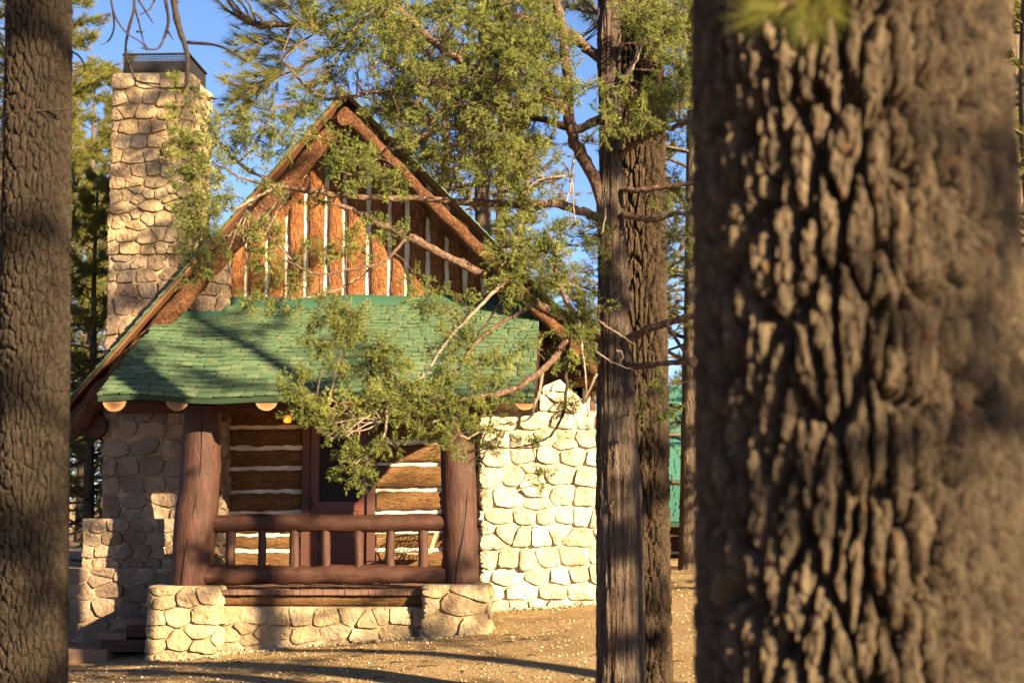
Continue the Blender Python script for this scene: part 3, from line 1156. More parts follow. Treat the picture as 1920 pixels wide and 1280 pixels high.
# flashing where the porch roof meets the wall and chimney
fl = MB()
x0f = X(432, Y_GAB)
NF = 40
for i in range(NF + 1):
    xx = x0f + (PXR - x0f) * i / NF
    zz = porch_z(xx, Y_GAB - .16) + .03
    fl.v += [(xx, Y_GAB - .20, zz - .02), (xx, Y_GAB - .15, zz + .02), (xx, Y_GAB - .13, zz + .11)]
    if i:
        c0_, c1_ = 3 * (i - 1), 3 * i
        fl.f += [(c0_, c1_, c1_ + 1, c0_ + 1), (c0_ + 1, c1_ + 1, c1_ + 2, c0_ + 2)]
o = fl.build('flashing', M_FLASH, cabin, smooth=True)
sm_ = o.modifiers.new('solid', 'SOLIDIFY'); sm_.thickness = .008
fl = MB()
xa, xb, yc = X(300, Y_CHIM), X(416, Y_CHIM), Y_CHIM - .07
z1 = porch_z(xb, yc)
fl.box(xa, xb, yc - .012, yc, z1 - .02, z1 + .09)
xs_, ys_ = xb, [yc + (Y_GAB - .1 - yc) * i / 6 for i in range(7)]
for i in range(6):
    zA, zB = porch_z(xs_, ys_[i]), porch_z(xs_, ys_[i + 1])
    fl.prism([Vector((xs_ + .001, ys_[i], zA - .02)), Vector((xs_ + .001, ys_[i + 1], zB - .02)), Vector((xs_ + .001, ys_[i + 1], zB + .10)), Vector((xs_ + .001, ys_[i], zA + .10))], Vector((.012, 0, 0)))
fl.build('flashing', M_FLASH, cabin)

# --- porch timber
hd = at(600, 757, Y_POST)
log('header_beam', (X(230, Y_POST), Y_POST, hd.z), (X(932, Y_POST), Y_POST, hd.z), .112, .112, M_BEAM, cabin, 41, 50, 18, .012)
log('side_beam', (X(862, Y_POST), Y_POST, hd.z - .02), (X(868, Y_POST), Y_WALL, hd.z - .02), .12, .12, M_BEAM, cabin, 43, 24, 16, .01)
log('side_beam', (X(375, Y_POST), Y_POST, hd.z - .02), (X(375, Y_POST), Y_CHIM, hd.z - .02), .12, .12, M_BEAM, cabin, 44, 24, 16, .01)
for i, pxx in enumerate((215, 333, 500, 662, 830, 985)):
    xr = X(pxx, Y_EAVE + .1)
    zt_ = PZ0 - .035
    r = .135 if i else .142
    mb = MB()
    n = 18
    prof = []
    for q in range(n):
        a = math.pi + math.pi * q / (n - 1)
        rr = r * (1 + .06 * nz(q * .55, i * 3.3))
        prof.append((math.cos(a) * rr, math.sin(a) * rr))
    ya_, yb2 = Y_EAVE + .07, Y_WALL
    b0 = 0
    for j in range(12):
        y = ya_ + (yb2 - ya_) * j / 11
        zz = zt_ + PS * max(0, (y - Y_EAVE - .12))
        for (u, w) in prof: mb.v.append((xr + u, y, zz + w))
    for j in range(11):
        for q in range(n - 1):
            a = j * n + q
            mb.f.append((a, a + n, a + n + 1, a + 1))
        mb.f.append((j * n + n - 1, (j + 1) * n + n - 1, (j + 1) * n, j * n))
    mb.f.append(tuple(range(n)))
    raf = mb.build('porch_rafter', M_BROWN, cabin, sharp=50)
    cut_end(Vector((xr, 0, zt_)), r * .985, raf, ya_ - .013, True)


def post(name, line, rads, seed):
    pts = resample([at(px_, py_, Y_POST) for px_, py_ in line], 46)
    rad = [np.interp(i / 45, np.linspace(0, 1, len(rads)), rads) for i in range(46)]
    return MB().tube(pts, rad, 26, .014, 3.2, seed).build(name, M_BROWN_V, cabin, sharp=50)


ps = 3000 / Y_POST
postL = post('post', [(381, 762), (374, 900), (366, 1000), (355, 1098)], [35 / ps, 38 / ps, 40 / ps, 34 / ps], 3.0)
postR = post('post', [(857, 762), (860, 900), (863, 1000), (865, 1096)], [31 / ps, 32.5 / ps, 33 / ps, 32 / ps], 9.0)
# checks (drying cracks) in the posts
for par, pts_, off in ((postL, [(388, 790), (384, 880), (372, 960), (356, 1040), (350, 1092)], .238), (postR, [(880, 905), (876, 960), (868, 1020), (860, 1060), (857, 1092)], .206)):
    mb = MB()
    pp = resample([at(a, b, Y_POST) for a, b in pts_], 30)
    axx = [at(np.interp(b, [762, 1098], [381, 355] if par is postL else [857, 865]), b, Y_POST) for b in np.interp(np.linspace(0, 4, 30), range(5), [q[1] for q in pts_])]
    w = 0.0065
    for i, (p_, c_) in enumerate(zip(pp, axx)):
        dxx = p_.x - c_.x
        yy = Y_POST - math.sqrt(max(.001, off ** 2 - dxx ** 2)) - .002
        mb.v += [(p_.x - w * math.sin(i / 29 * 3.14), yy - .004, p_.z), (p_.x + w * math.sin(i / 29 * 3.14), yy - .004, p_.z), (p_.x, yy + .03, p_.z)]
    for i in range(29):
        mb.f += [(3 * i, 3 * i + 1, 3 * i + 4, 3 * i + 3), (3 * i + 1, 3 * i + 2, 3 * i + 5, 3 * i + 4), (3 * i + 2, 3 * i, 3 * i + 3, 3 * i + 5)]
    mb.build('crack', M_SCREEN, par)
rail = empty('railing'); rail.parent = cabin
YR = Y_POST - .02
log('rail', at(385, 981, YR), at(840, 979, YR), .105, .10, M_BROWN, rail, 51, 60, 20, .014, 4, .012)
log('rail', at(383, 1077, YR), at(836, 1076, YR), .115, .108, M_BROWN, rail, 57, 60, 20, .024, 4, .015)
for i, (pa, hw) in enumerate(zip((432, 491, 552, 611, 673, 732, 794), (9, 7.5, 9, 8.5, 8.5, 8.5, 9))):
    log('baluster', at(pa + rng.uniform(-1, 1), 990, YR), at(pa, 1068, YR), hw / ps, hw / ps * 1.04, M_BROWN_V, rail, i * 7.7, 12, 14, .006, 8, .01)

# --- deck, foundation, pedestals
dkx0, dkx1 = X(402, 18.75), X(830, 18.75)
deck = empty('porch_deck'); deck.parent = cabin
x = X(300, 18.75)
i = 0
while x < X(905, 18.75):
    w = rng.uniform(.082, .098)
    yf = 18.74 + rng.uniform(-.012, .012) + (.16 if (x < dkx0 or x > dkx1) else 0)
    mb = MB().box(x, x + w - .005, yf, Y_WALL - .05, Z_DECK - .055, Z_DECK + rng.uniform(-.004, .004))
    mb.build('deck_board', M_DECK, deck)
    x += w
log('sill_log', (X(410, 18.9), 18.90, Z(1122, 18.85)), (X(812, 18.9), 18.90, Z(1122, 18.85)), .09, .09, M_LOGH, cabin, 61, 40, 14, .014)
masonry_box('porch_foundation', cabin, X(405, 18.82), X(815, 18.82), 18.82, 19.2, ground_z(-3, 18.8) - .35, Z(1137, 18.82), 0.30, 0.17, 0.045, M_STONE, M_MORTAR)
masonry_box('pedestal', cabin, X(288, 18.62), X(412, 18.62), 18.62, 19.18, ground_z(-5, 18.6) - .12, Z(1099, 18.62), 0.34, 0.235, 0.055, M_STONE, M_MORTAR, right=.4, left=.4)
masonry_box('pedestal', cabin, X(800, 18.62), X(914, 18.62), 18.62, 19.18, ground_z(-1.5, 18.6) - .12, Z(1095, 18.62), 0.42, 0.27, 0.055, M_STONE, M_MORTAR, right=.4, left=.3)
masonry_box('end_foundation', cabin, X(830, 19.2), X(905, 19.2), 19.2, Y_WALL, ground_z(-1.3, 19.2) - .2, Z_DECK - .07, 0.34, 0.22, 0.05, M_STONE, M_MORTAR, right=1.4)

# --- side steps up to the porch
steps = empty('porch_steps'); steps.parent = cabin
for (pa, pb, pt, pbm) in ((193, 246, 1188, 1201), (240, 296, 1160, 1173)):
    xa, xb = X(pa, 18.85), X(pb, 18.85)
    MB().box(xa, xb, 18.85, 19.66, Z(pbm, 18.85), Z(pt, 18.85)).build('step_tread', M_DECK, steps)
    MB().box(xa + .03, xb + .25, 18.9, 19.64, Z(pbm + 22, 18.9), Z(pbm, 18.85)).build('step_riser', M_BEAM, steps)

# --- house body behind
k_ = [('L', X(205, Y_WALL), Y_CHIM + .6), ('R', X(1100, Y_WALL), Y_WALL + .2)]
for nm, xx, ystart in k_:
    sw = MB().box(xx - .05, xx + .05, ystart, 27, ground_z(xx, 24) - .4, roof_z(xx) - .1).build('side_wall', M_CHINK, cabin)
    z = ground_z(xx, 22) - .1
    i = 0
    while z < roof_z(xx) - .3:
        half_log((xx + (.05 if nm == 'R' else -.05), ystart, z + .13), (xx + (.05 if nm == 'R' else -.05), 27, z + .13), .12, (1 if nm == 'R' else -1, 0, 0), M_LOGH, sw, i * 2.7 + 300, .6, 24, 7)
        z += .28; i += 1
bw = [Vector((X(205, Y_WALL), 26.9, -1.4)), Vector((X(1100, Y_WALL), 26.9, -1.4)), Vector((X(1100, Y_WALL), 26.9, roof_z(X(1100, Y_WALL)) - .1)), Vector((AP.x, 26.9, AP.z - .1)), Vector((X(205, Y_WALL), 26.9, roof_z(X(205, Y_WALL)) - .1))]
MB().prism(bw, Vector((0, .15, 0))).build('back_wall', M_LOGH, cabin)

# ------------------------------------------------------------------ small things at the porch
k = Mat('walkway', .9, .1)
walk = MB()
wz = Z(1216, 19.0)
walk.box(-8.6, X(214, 18.85), 18.78, 19.7, wz - .2, wz)
o = walk.build('walkway', M_WALK)
tag(o, 'flat reddish walkway slab leading to the porch steps', 'walkway', kind='structure')

k = Mat('amber_glass', .4, .4)
k.b.inputs['Base Color'].default_value = (0.5, 0.12, 0.01, 1)
k.b.inputs['Emission Color'].default_value = (1.0, 0.15, 0.006, 1)
k.b.inputs['Emission Strength'].default_value = 0.42
M_AMBER = k.m
lp = at(539, 785, 20.2)
lamp = empty('porch_lantern', lp)
mb = MB().tube([(0, 0, -.05), (0, 0, -.04), (0, 0, .03), (0, 0, .045)], [.03, .05, .05, .035], 12)
mb.build('lamp_glass', M_AMBER, lamp, smooth=True)
mb = MB().tube([(0, 0, .04), (0, 0, .06), (0, 0, .085)], [.068, .06, .02], 12).tube([(0, 0, .08), (0, 0, Z(745, 20.2) - lp.z + .25)], .009, 8)
mb.build('lamp_cap', M_IRON, lamp)
tag(lamp, 'small glowing amber lantern hanging under the porch roof', 'lantern')
ld = bpy.data.lights.new('lantern_light', 'POINT'); ld.energy = 0.8; ld.color = (1, .5, .12); ld.shadow_soft_size = .05
lo_ = bpy.data.objects.new('lantern_light', ld); COL.objects.link(lo_); lo_.parent = lamp; lo_.location = (0, -.09, -.03)

# wire chair
k = Mat('chair_mesh', .6, .3); k.color(k.mix(k.noise(scale=40), (0.30, 0.24, 0.17), (0.20, 0.15, 0.10))); M_CHAIRM = k.m
ch = empty('wire_chair', (X(775, 20.2), 20.2, Z_DECK))
tag(ch, 'black wire porch chair standing between the door and the stone wall', 'chair')
hs = Z(1036, 20.2) - Z_DECK
sw_, sd = .30, .26
for sx in (-1, 1):
    for sy in (-1, 1):
        MB().tube(resample([(sx * .10, sy * .18, hs - .01), (sx * .22, sy * .22, hs * .5), (sx * .27, sy * .25, 0.0)], 8), .008, 6).build('leg', M_IRON, ch)
for sy in (-1, 1):
    MB().tube(resample([(-.27, sy * .27, hs - .03), (-.30, sy * .28, hs + .10), (-.20, sy * .29, hs + .20), (.05, sy * .29, hs + .23), (.30, sy * .28, hs + .24)], 16), .0085, 6).build('arm', M_IRON, ch)
MB().box(-.27, .22, -.25, .25, hs - .008, hs + .006).build('seat', M_CHAIRM, ch)
mb = MB()
for i in range(9):
    yy = -.24 + .48 * i / 8
    mb.tube([(.22, yy, hs), (.30, yy, hs + .25), (.38, yy * .9, hs + .46)], .005, 5)
for i in range(9):
    t = i / 8
    mb.tube([(.22 + .16 * t, -.24, hs + .46 * t), (.22 + .16 * t, .24, hs + .46 * t)], .005, 5)
mb.build('backrest', M_CHAIRM, ch)

k = Mat('jar_pale', .5, .4); k.color(k.mix(k.noise(scale=30), (0.55, 0.45, 0.22), (0.35, 0.28, 0.14))); M_JAR = k.m
jp = at(697, 1050, 20.4)
jar = MB().tube([(0, 0, 0), (0, 0, .12), (0, 0, .15), (0, 0, .155), (0, 0, .19)], [.045, .048, .040, .046, .044], 14).build('jar', M_JAR, None, sharp=40)
jar.location = (jp.x, 20.4, Z_DECK + .001)
tag(jar, 'small pale yellow jar on the porch floor beside the door', 'jar')
#@@TREES@@
# ------------------------------------------------------------------ trees
nrg = np.random.default_rng(11)


def dense_trunk(name, mat, parent, axis_pts, rads, zlo, zhi, seg, dz, ztop, seed=0.0, flare=0.0):
    """trunk tube with closely spaced rings between zlo and zhi (the part in view), wide ones elsewhere"""
    zs = []
    z = axis_pts[0][2]
    while z < ztop:
        zs.append(z)
        z += dz if zlo <= z <= zhi else min(0.25, max(dz, 0.12))
    ap = np.array(axis_pts, float)
    zs = np.array(zs)
    cx = np.interp(zs, ap[:, 2], ap[:, 0]); cy = np.interp(zs, ap[:, 2], ap[:, 1])
    rr = np.interp(zs, ap[:, 2], rads)
    rr = rr * (1 + flare * np.exp(-(zs - zs[0]) / 0.35))
    a = np.linspace(0, 2 * np.pi, seg, endpoint=False) + np.pi / 2
    lob = 1 + 0.02 * np.sin(3 * a + seed)[None, :] + 0.015 * np.sin(5 * a + 2 * seed + zs[:, None] * .8)
    Vx = cx[:, None] + rr[:, None] * lob * np.cos(a); Vy = cy[:, None] + rr[:, None] * lob * np.sin(a)
    V = np.stack([Vx, Vy, np.repeat(zs[:, None], seg, 1)], -1).reshape(-1, 3)
    I = np.arange(len(zs) * seg).reshape(len(zs), seg)
    F = np.stack([I[:-1], np.roll(I[:-1], -1, 1), np.roll(I[1:], -1, 1), I[1:]], -1).reshape(-1, 4)
    me = arr_mesh(name, V, F, True)
    rm = float(np.mean(rr[: max(4, len(rr) // 2)]))
    ug = (np.arange(seg + 1) / seg * 2 * np.pi * rm)
    nr = len(zs) - 1
    UV = np.zeros((nr, seg, 4, 2))
    UV[:, :, 0, 0] = ug[None, :-1]; UV[:, :, 1, 0] = ug[None, 1:]; UV[:, :, 2, 0] = ug[None, 1:]; UV[:, :, 3, 0] = ug[None, :-1]
    UV[:, :, 0, 1] = zs[:-1, None]; UV[:, :, 1, 1] = zs[:-1, None]; UV[:, :, 2, 1] = zs[1:, None]; UV[:, :, 3, 1] = zs[1:, None]
    lay = me.uv_layers.new(name='unrolled')
    lay.data.foreach_set('uv', UV.astype(np.float32).ravel())
    return link(name, me, mat, parent)


# ---- needle tufts and juniper sprays, placed many at a time
def tuft_template(n, length, width, cone, rg):
    V, F = [], []
    for i in range(n):
        th = rg.uniform(0, 2 * np.pi)
        ph = abs(rg.normal(0, 1)) * cone
        d = np.array([np.sin(ph) * np.cos(th), np.sin(ph) * np.sin(th), np.cos(ph)])
        side = np.cross(d, rg.normal(size=3)); side /= np.linalg.norm(side)
        L = length * rg.uniform(.65, 1.1)
        root = np.array([0, 0, -rg.uniform(0, .55) * length])
        bend = rg.normal(size=3) * length * .06
        b = len(V)
        V += [root - side * width * .5, root + side * width * .5, root + d * L + bend]
        F.append((b, b + 1, b + 2))
    return np.array(V), np.array(F)


def spray_template(rg, length=.11, nside=14, shoot=.050, thick=.0034):
    """a juniper spray: a stem with flattened ranks of scale-leaf shoots"""
    V, F = [], []

    def cone(p, d, L, t):
        d = d / np.linalg.norm(d)
        s1 = np.cross(d, [0.3, .8, .5]); s1 /= np.linalg.norm(s1)
        s2 = np.cross(d, s1)
        b = len(V)
        mid = p + d * L * .6
        for q in range(3):
            a = q * 2.094
            V.append(mid + (s1 * np.cos(a) + s2 * np.sin(a)) * t)
        V.append(p); V.append(p + d * L)
        for q in range(3):
            F.append((b + q, b + (q + 1) % 3, b + 4)); F.append((b + (q + 1) % 3, b + q, b + 3))
    for i in range(nside):
        t = (i + .5) / nside
        p = np.array([rg.normal() * .003, rg.normal() * .003, t * length])
        sg = 1 if i % 2 else -1
        d = np.array([sg * rg.uniform(.6, 1.1), rg.normal() * .45, rg.uniform(.5, 1.1)])
        dn = d / np.linalg.norm(d)
        L = shoot * (1.2 - .6 * t) * rg.uniform(.75, 1.2)
        cone(p, d, L, thick)
        for q in range(3):
            f = rg.uniform(.25, .8)
            cone(p + dn * L * f, d + rg.normal(size=3) * .6, L * rg.uniform(.4, .65), thick * .85)
    cone(np.array([0, 0, length * .85]), np.array([.05, .05, 1.]), shoot * .8, thick)
    return np.array(V), np.array(F)


def place(temps, P, D, scale, rg):
    """instance templates at P along directions D -> V, F"""
    Vs, Fs, off = [], [], 0
    pick = rg.integers(0, len(temps), len(P))
    D = D / np.linalg.norm(D, axis=1)[:, None]
    for t, (tv, tf) in enumerate(temps):
        idx = np.where(pick == t)[0]
        if not len(idx): continue
        d = D[idx]
        r = rg.normal(size=d.shape)
        s1 = np.cross(d, r); s1 /= np.linalg.norm(s1, axis=1)[:, None]
        s2 = np.cross(d, s1)
        M_ = np.stack([s1, s2, d], 1) * scale[idx][:, None, None]      # rows are axes
        vv = np.einsum('vk,nkj->nvj', tv, M_) + P[idx][:, None, :]
        n, kv = vv.shape[:2]
        Vs.append(vv.reshape(-1, 3))
        Fs.append((tf[None] + (np.arange(n) * kv)[:, None, None]).reshape(-1, 3) + off)
        off += n * kv
    return np.concatenate(Vs), np.concatenate(Fs)


T_FAR = [tuft_template(34, .17, .0075, .62, nrg) for _ in range(4)]
T_MID = [tuft_template(56, .15, .0042, .60, nrg) for _ in range(4)]
T_NEAR = [tuft_template(170, .16, .0022, .62, nrg) for _ in range(2)]
T_SPRAY = [spray_template(nrg) for _ in range(5)]


def branch_points(rg, base, az, length, rise, n=7, droop=0.12):
    pts = [Vector(base)]
    d = Vector((math.cos(az), math.sin(az), rise))
    d.normalize()
    for i in range(n):
        d = d + Vector((rg.normal() * .16, rg.normal() * .16, rg.normal() * .10 - droop / n + (.10 if i > n * .6 else 0)))
        d.normalize()
        pts.append(pts[-1] + d * (length / n))
    return pts


def pine(name, h, r, cb, cr, n_limb, seed, temps=T_FAR, tuft_step=.20, bark=None, label=None, group=None, lean=(0, 0)):
    """a whole pine standing at its own origin: trunk, limbs and needle crown"""
    rg = np.random.default_rng(seed)
    root = empty(name)
    tr = MB()
    n = 16
    pts = [(lean[0] * i / n + .05 * math.sin(i * .9 + seed), lean[1] * i / n, -.3 + h * i / n) for i in range(n + 1)]
    tr.tube(pts, [r * (1 - .86 * (i / n) ** 1.1) * (1.15 if i == 0 else 1) for i in range(n + 1)], 14, r * .06, 3, seed)
    tr.build('trunk', bark or M_BARK_FAR, root, smooth=True)
    br = MB()
    P, D = [], []
    for i in range(n_limb):
        t = (i + rg.uniform(0, .9)) / n_limb
        hz = cb + (h - cb) * t ** .9
        prof = (1 - t) ** .75 * .95 + .12
        L = cr * prof * rg.uniform(.65, 1.15)
        az = i * 2.39996 + rg.uniform(-.5, .5)
        k_ = hz / h
        base = (lean[0] * k_, lean[1] * k_, hz)
        pp = branch_points(rg, base, az, L, rg.uniform(-.05, .45) + .3 * t, 6)
        r0 = r * .22 * (1 - t * .6)
        br.tube(pp, list(np.linspace(r0, r0 * .25, len(pp))), 5, cap=False)
        for j in range(2, len(pp)):
            for s in range(3):
                a2 = az + rg.uniform(-1.4, 1.4)
                l2 = L * .30 * rg.uniform(.5, 1.2) * (1.15 - .4 * j / len(pp))
                q = branch_points(rg, pp[j], a2, l2, rg.uniform(-.15, .6), 3, .05)
                br.tube(q, list(np.linspace(r0 * .35, r0 * .12, len(q))), 4, cap=False)
                for w in range(1, len(q)):
                    for _ in range(max(1, int(l2 / 3 / tuft_step + .7))):
                        dd = np.array((q[w] - q[w - 1]).normalized()) + rg.normal(size=3) * .35 + [0, 0, .25]
                        P.append(np.array(q[w]) + rg.normal(size=3) * .05); D.append(dd)
        P.append(np.array(pp[-1])); D.append(np.array((pp[-1] - pp[-2]).normalized()))
    br.build('limbs', bark or M_BARK_FAR, root)
    P, D = np.array(P), np.array(D)
    Vn, Fn = place(temps, P, D, rg.uniform(.8, 1.25, len(P)), rg)
    link('crown', arr_mesh('crown', Vn, Fn), M_NEEDLE, root)
    tag(root, label, 'tree', group)
    return root


# ---- big near pine on the right
YN = 3.95
na, nb = at(1587, 100, YN), at(1612, 1180, YN)
pine_near = empty('pine_tree', (0, 0, 0))
tag(pine_near, 'huge furrowed pine trunk close to the camera on the right', 'tree')
gzn = ground_z(nb.x, YN)
d_ = (na - nb) / (na.z - nb.z)
ax = [tuple(nb + d_ * (z - nb.z)) for z in (gzn - .2, nb.z, na.z, 12.0)]
dense_trunk('trunk', M_PINE_NEAR, pine_near, ax, [.366, .362, .350, .23], -.62, 1.50, 620, .0034, 12, 1.0, .10)
# its low needle sprays hanging into the top of the frame
tw = MB()
q0 = at(1560, -250, 3.4)
for pp in ([(1560, -250, 3.45), (1530, -120, 3.30), (1480, 0, 3.2), (1420, 30, 3.15)], [(1530, -120, 3.30), (1560, -40, 3.2), (1545, 20, 3.15)], [(1480, 0, 3.2), (1500, 40, 3.15)]):
    tw.tube(resample([at(*p) for p in pp], 10), list(np.linspace(.010, .004, 10)), 7)
tw.tube(resample([(na.x - .2, YN - .2, 2.6), at(1590, -420, 3.5), at(1560, -250, 3.45)], 10), list(np.linspace(.03, .011, 10)), 7)
tw.build('branch', M_TWIG, pine_near, smooth=True)
P, D = [], []
for (px_, py_, y_, dx_, dz_) in ((1455, 10, 3.2, -1, -.1), (1425, 25, 3.15, -1, -.3), (1500, 0, 3.2, -.2, .2), (1550, 10, 3.15, .3, -.5), (1500, 30, 3.15, -.2, -1), (1530, -40, 3.25, .3, .3), (1470, -40, 3.3, -.4, .6), (1400, -10, 3.25, -.8, .5), (1440, -5, 3.2, -.9, .6), (1520, 40, 3.2, .2, -1.0)):
    P.append(np.array(at(px_, py_, y_))); D.append(np.array([dx_, -.2, dz_]))
Vn, Fn = place(T_NEAR, np.array(P), np.array(D), np.full(len(P), .62), nrg)
link('crown', arr_mesh('crown', Vn, Fn), M_NEEDLE, pine_near)

# ---- left pine trunk
YL = 8.5
la, lb = at(72, 100, YL), at(55, 1180, YL)
pine_left = empty('pine_tree')
tag(pine_left, 'dark straight pine trunk rising along the left edge', 'tree')
d_ = (la - lb) / (la.z - lb.z)
gzl = ground_z(lb.x, YL)
ax = [tuple(lb + d_ * (z - lb.z)) for z in (gzl - .2, lb.z, la.z, 13.0)]
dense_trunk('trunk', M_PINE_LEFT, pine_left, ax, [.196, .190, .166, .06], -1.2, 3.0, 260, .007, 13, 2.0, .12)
# bare drooping branches of this pine hanging over the chimney
db = MB()
YD = 9.0
hang = [[(318, -60), (330, 30), (345, 80), (352, 110), (350, 150), (345, 165)],
        [(352, 80), (400, 84), (430, 95), (462, 115)], [(440, 97), (458, 86)],
        [(310, 0), (316, 40), (308, 70), (295, 92), (265, 90)], [(312, 55), (325, 75)],
        [(245, -60), (252, 10), (240, 60), (236, 100), (246, 130), (256, 152), (300, 158)],
        [(252, 10), (262, 50), (270, 80), (278, 92)], [(260, 0), (275, 25), (288, 45)],
        [(205, -40), (212, 20), (235, 60), (265, 80), (275, 95)], [(212, 20), (214, 50), (205, 75), (188, 85)], [(206, 25), (192, 42), (184, 45)],
        [(290, 0), (280, 18), (262, 28)], [(300, -20), (285, 10)], [(256, 60), (272, 60)], [(316, 60), (318, 62)],
        [(345, 165), (300, 165), (258, 154)], [(318, -10), (335, 5), (330, 2)]]
for i, pl_ in enumerate(hang):
    w0 = .022 if i == 0 else .011 if i in (1, 3, 5) else .007
    nn_ = max(6, 4 * len(pl_))
    rp_ = resample([at(a, b, YD + .1 * math.sin(i * 2 + j)) for j, (a, b) in enumerate(pl_)], nn_)
    db.tube(rp_, list(np.linspace(w0, w0 * .45, nn_)), 6, w0 * .25, 30, i)
pL = ax[0]
top_in = at(60, -330, YL)
db.tube(resample([at(72, -250, YL), at(180, -270, 8.8), at(300, -140, 9.0), at(318, -60, 9.0)], 14), list(np.linspace(.045, .022, 14)), 7)
db.tube(resample([at(180, -270, 8.8), at(225, -160, 9.0), at(245, -60, 9.0)], 10), list(np.linspace(.02, .011, 10)), 6)
db.tube(resample([at(180, -270, 8.8), at(195, -130, 9.0), at(205, -40, 9.0)], 10), list(np.linspace(.014, .008, 10)), 6)
db.build('dead_branch', M_DEAD, pine_left, smooth=True)
db = MB()
for pl_ in ([(128, 20), (136, 18), (137, 28)], [(128, 95), (148, 105), (160, 128), (150, 142), (132, 143)], [(130, 250), (140, 242), (146, 235)], [(128, 205), (60, 208), (10, 210)]):
    db.tube(resample([at(a, b, YL - (.16 if pl_[-1][0] < 20 else 0)) for a, b in pl_], 10), list(np.linspace(.007, .003, 10)), 5)
db.build('dead_twig', M_DEAD, pine_left)

# ---- pine behind the juniper
YP = 13.0
pa, pb = at(1193, 60, YP), at(1196, 1240, YP)
pine_mid = empty('pine_tree')
tag(pine_mid, 'brown pine trunk with rough bark standing just behind the grey juniper trunk', 'tree')
d_ = (pa - pb) / (pa.z - pb.z)
gzp = ground_z(pb.x, YP)
ax = [tuple(pb + d_ * (z - pb.z)) for z in (gzp - .2, pb.z, pa.z, 12.0)]
dense_trunk('trunk', M_PINE_MID, pine_mid, ax, [.262, .245, .195, .07], -1.65, 4.6, 300, .010, 12, 3.0, .10)
# needled limbs of this pine reaching left across the top of the frame
P, D = [], []
rgp = np.random.default_rng(5)


def needle_limb(pts, w, Ydepth, every=.09, spread=26, tl=1.0, fromj=.25):
    pl_limb = MB()
    rp_ = resample([at(a, b, y) for a, b, y in pts], 22)
    pl_limb.tube(rp_, list(np.linspace(w, w * .3, 22)), 6, w * .2, 12, w)
    for j in range(int(22 * fromj), 22):
        for s in range(2):
            side = Vector((rgp.normal(), rgp.normal() * .8, rgp.normal() * .8)).normalized()
            L = rgp.uniform(.12, .42)
            dirv = (rp_[min(j + 1, 21)] - rp_[max(j - 1, 0)]).normalized()
            q = [rp_[j], rp_[j] + (side * .7 + dirv * .8).normalized() * L * .5, rp_[j] + (side * .6 + dirv + Vector((0, 0, .3))).normalized() * L]
            pl_limb.tube(q, [w * .25, w * .2, w * .12], 4, cap=False)
            P.append(np.array(q[2])); D.append(np.array(q[2] - q[1]) + rgp.normal(size=3) * .02)
            if rgp.random() < .5:
                P.append(np.array(q[1])); D.append(np.array(q[2] - q[0]) + rgp.normal(size=3) * .05)
    pl_limb.build('limb', M_TWIG, pine_mid, smooth=True)


needle_limb([(1190, -160, 13.0), (950, -120, 13.6), (760, -40, 14.2), (620, 40, 14.6), (500, 45, 14.8), (455, 35, 14.8)], .05, 14, fromj=.55)
needle_limb([(760, -40, 14.2), (660, 60, 14.4), (575, 120, 14.5), (500, 150, 14.6), (470, 165, 14.6)], .022, 14, fromj=.25)
needle_limb([(620, 40, 14.6), (560, 80, 14.8), (520, 75, 14.8), (480, 95, 14.8)], .012, 14, fromj=.3)
needle_limb([(700, 20, 14.3), (640, 100, 14.4), (600, 150, 14.3), (545, 210, 14.3)], .014, 14, fromj=.4)
needle_limb([(560, 80, 14.8), (530, 110, 14.8), (490, 160, 14.8), (460, 185, 14.8)], .010, 14, fromj=.2)
needle_limb([(660, 60, 14.4), (600, 60, 14.4), (560, 20, 14.4), (510, 0, 14.4)], .010, 14, fromj=.2)
needle_limb([(1235, 40, 13.0), (1265, 60, 12.6), (1290, 40, 12.4), (1330, 50, 12.3)], .02, 14, fromj=.3)
needle_limb([(1235, 150, 13.0), (1270, 175, 12.8), (1300, 160, 12.8), (1340, 170, 12.8)], .02, 14, fromj=.2)
needle_limb([(1160, 20, 13.0), (1110, 25, 13.6), (1060, 15, 14.0), (1000, 45, 14.2)], .02, 14, fromj=.2)
Vn, Fn = place(T_MID, np.array(P), np.array(D), nrg.uniform(.8, 1.15, len(P)), nrg)
link('crown', arr_mesh('crown', Vn, Fn), M_NEEDLE, pine_mid)
# upper crown, above the frame
P, D = [], []
up = MB()
for i in range(46):
    z = 6.0 + 6.0 * i / 46
    pp = branch_points(rgp, (ax[2][0], YP, z), i * 2.4, 2.2 * (1.15 - i / 46) * rgp.uniform(.6, 1.1), .2, 6)
    MB().tube(pp, list(np.linspace(.04, .01, len(pp))), 5, cap=False).build('limb', M_TWIG, pine_mid)
    for j in range(2, len(pp)):
        for s in range(5):
            P.append(np.array(pp[j]) + rgp.normal(size=3) * .18); D.append(np.array(pp[j] - pp[j - 1]) * 3 + rgp.normal(size=3) * .5)
Vn, Fn = place(T_FAR, np.array(P), np.array(D), nrg.uniform(.8, 1.2, len(P)), nrg)
link('upper_crown', arr_mesh('upper_crown', Vn, Fn), M_NEEDLE, pine_mid)

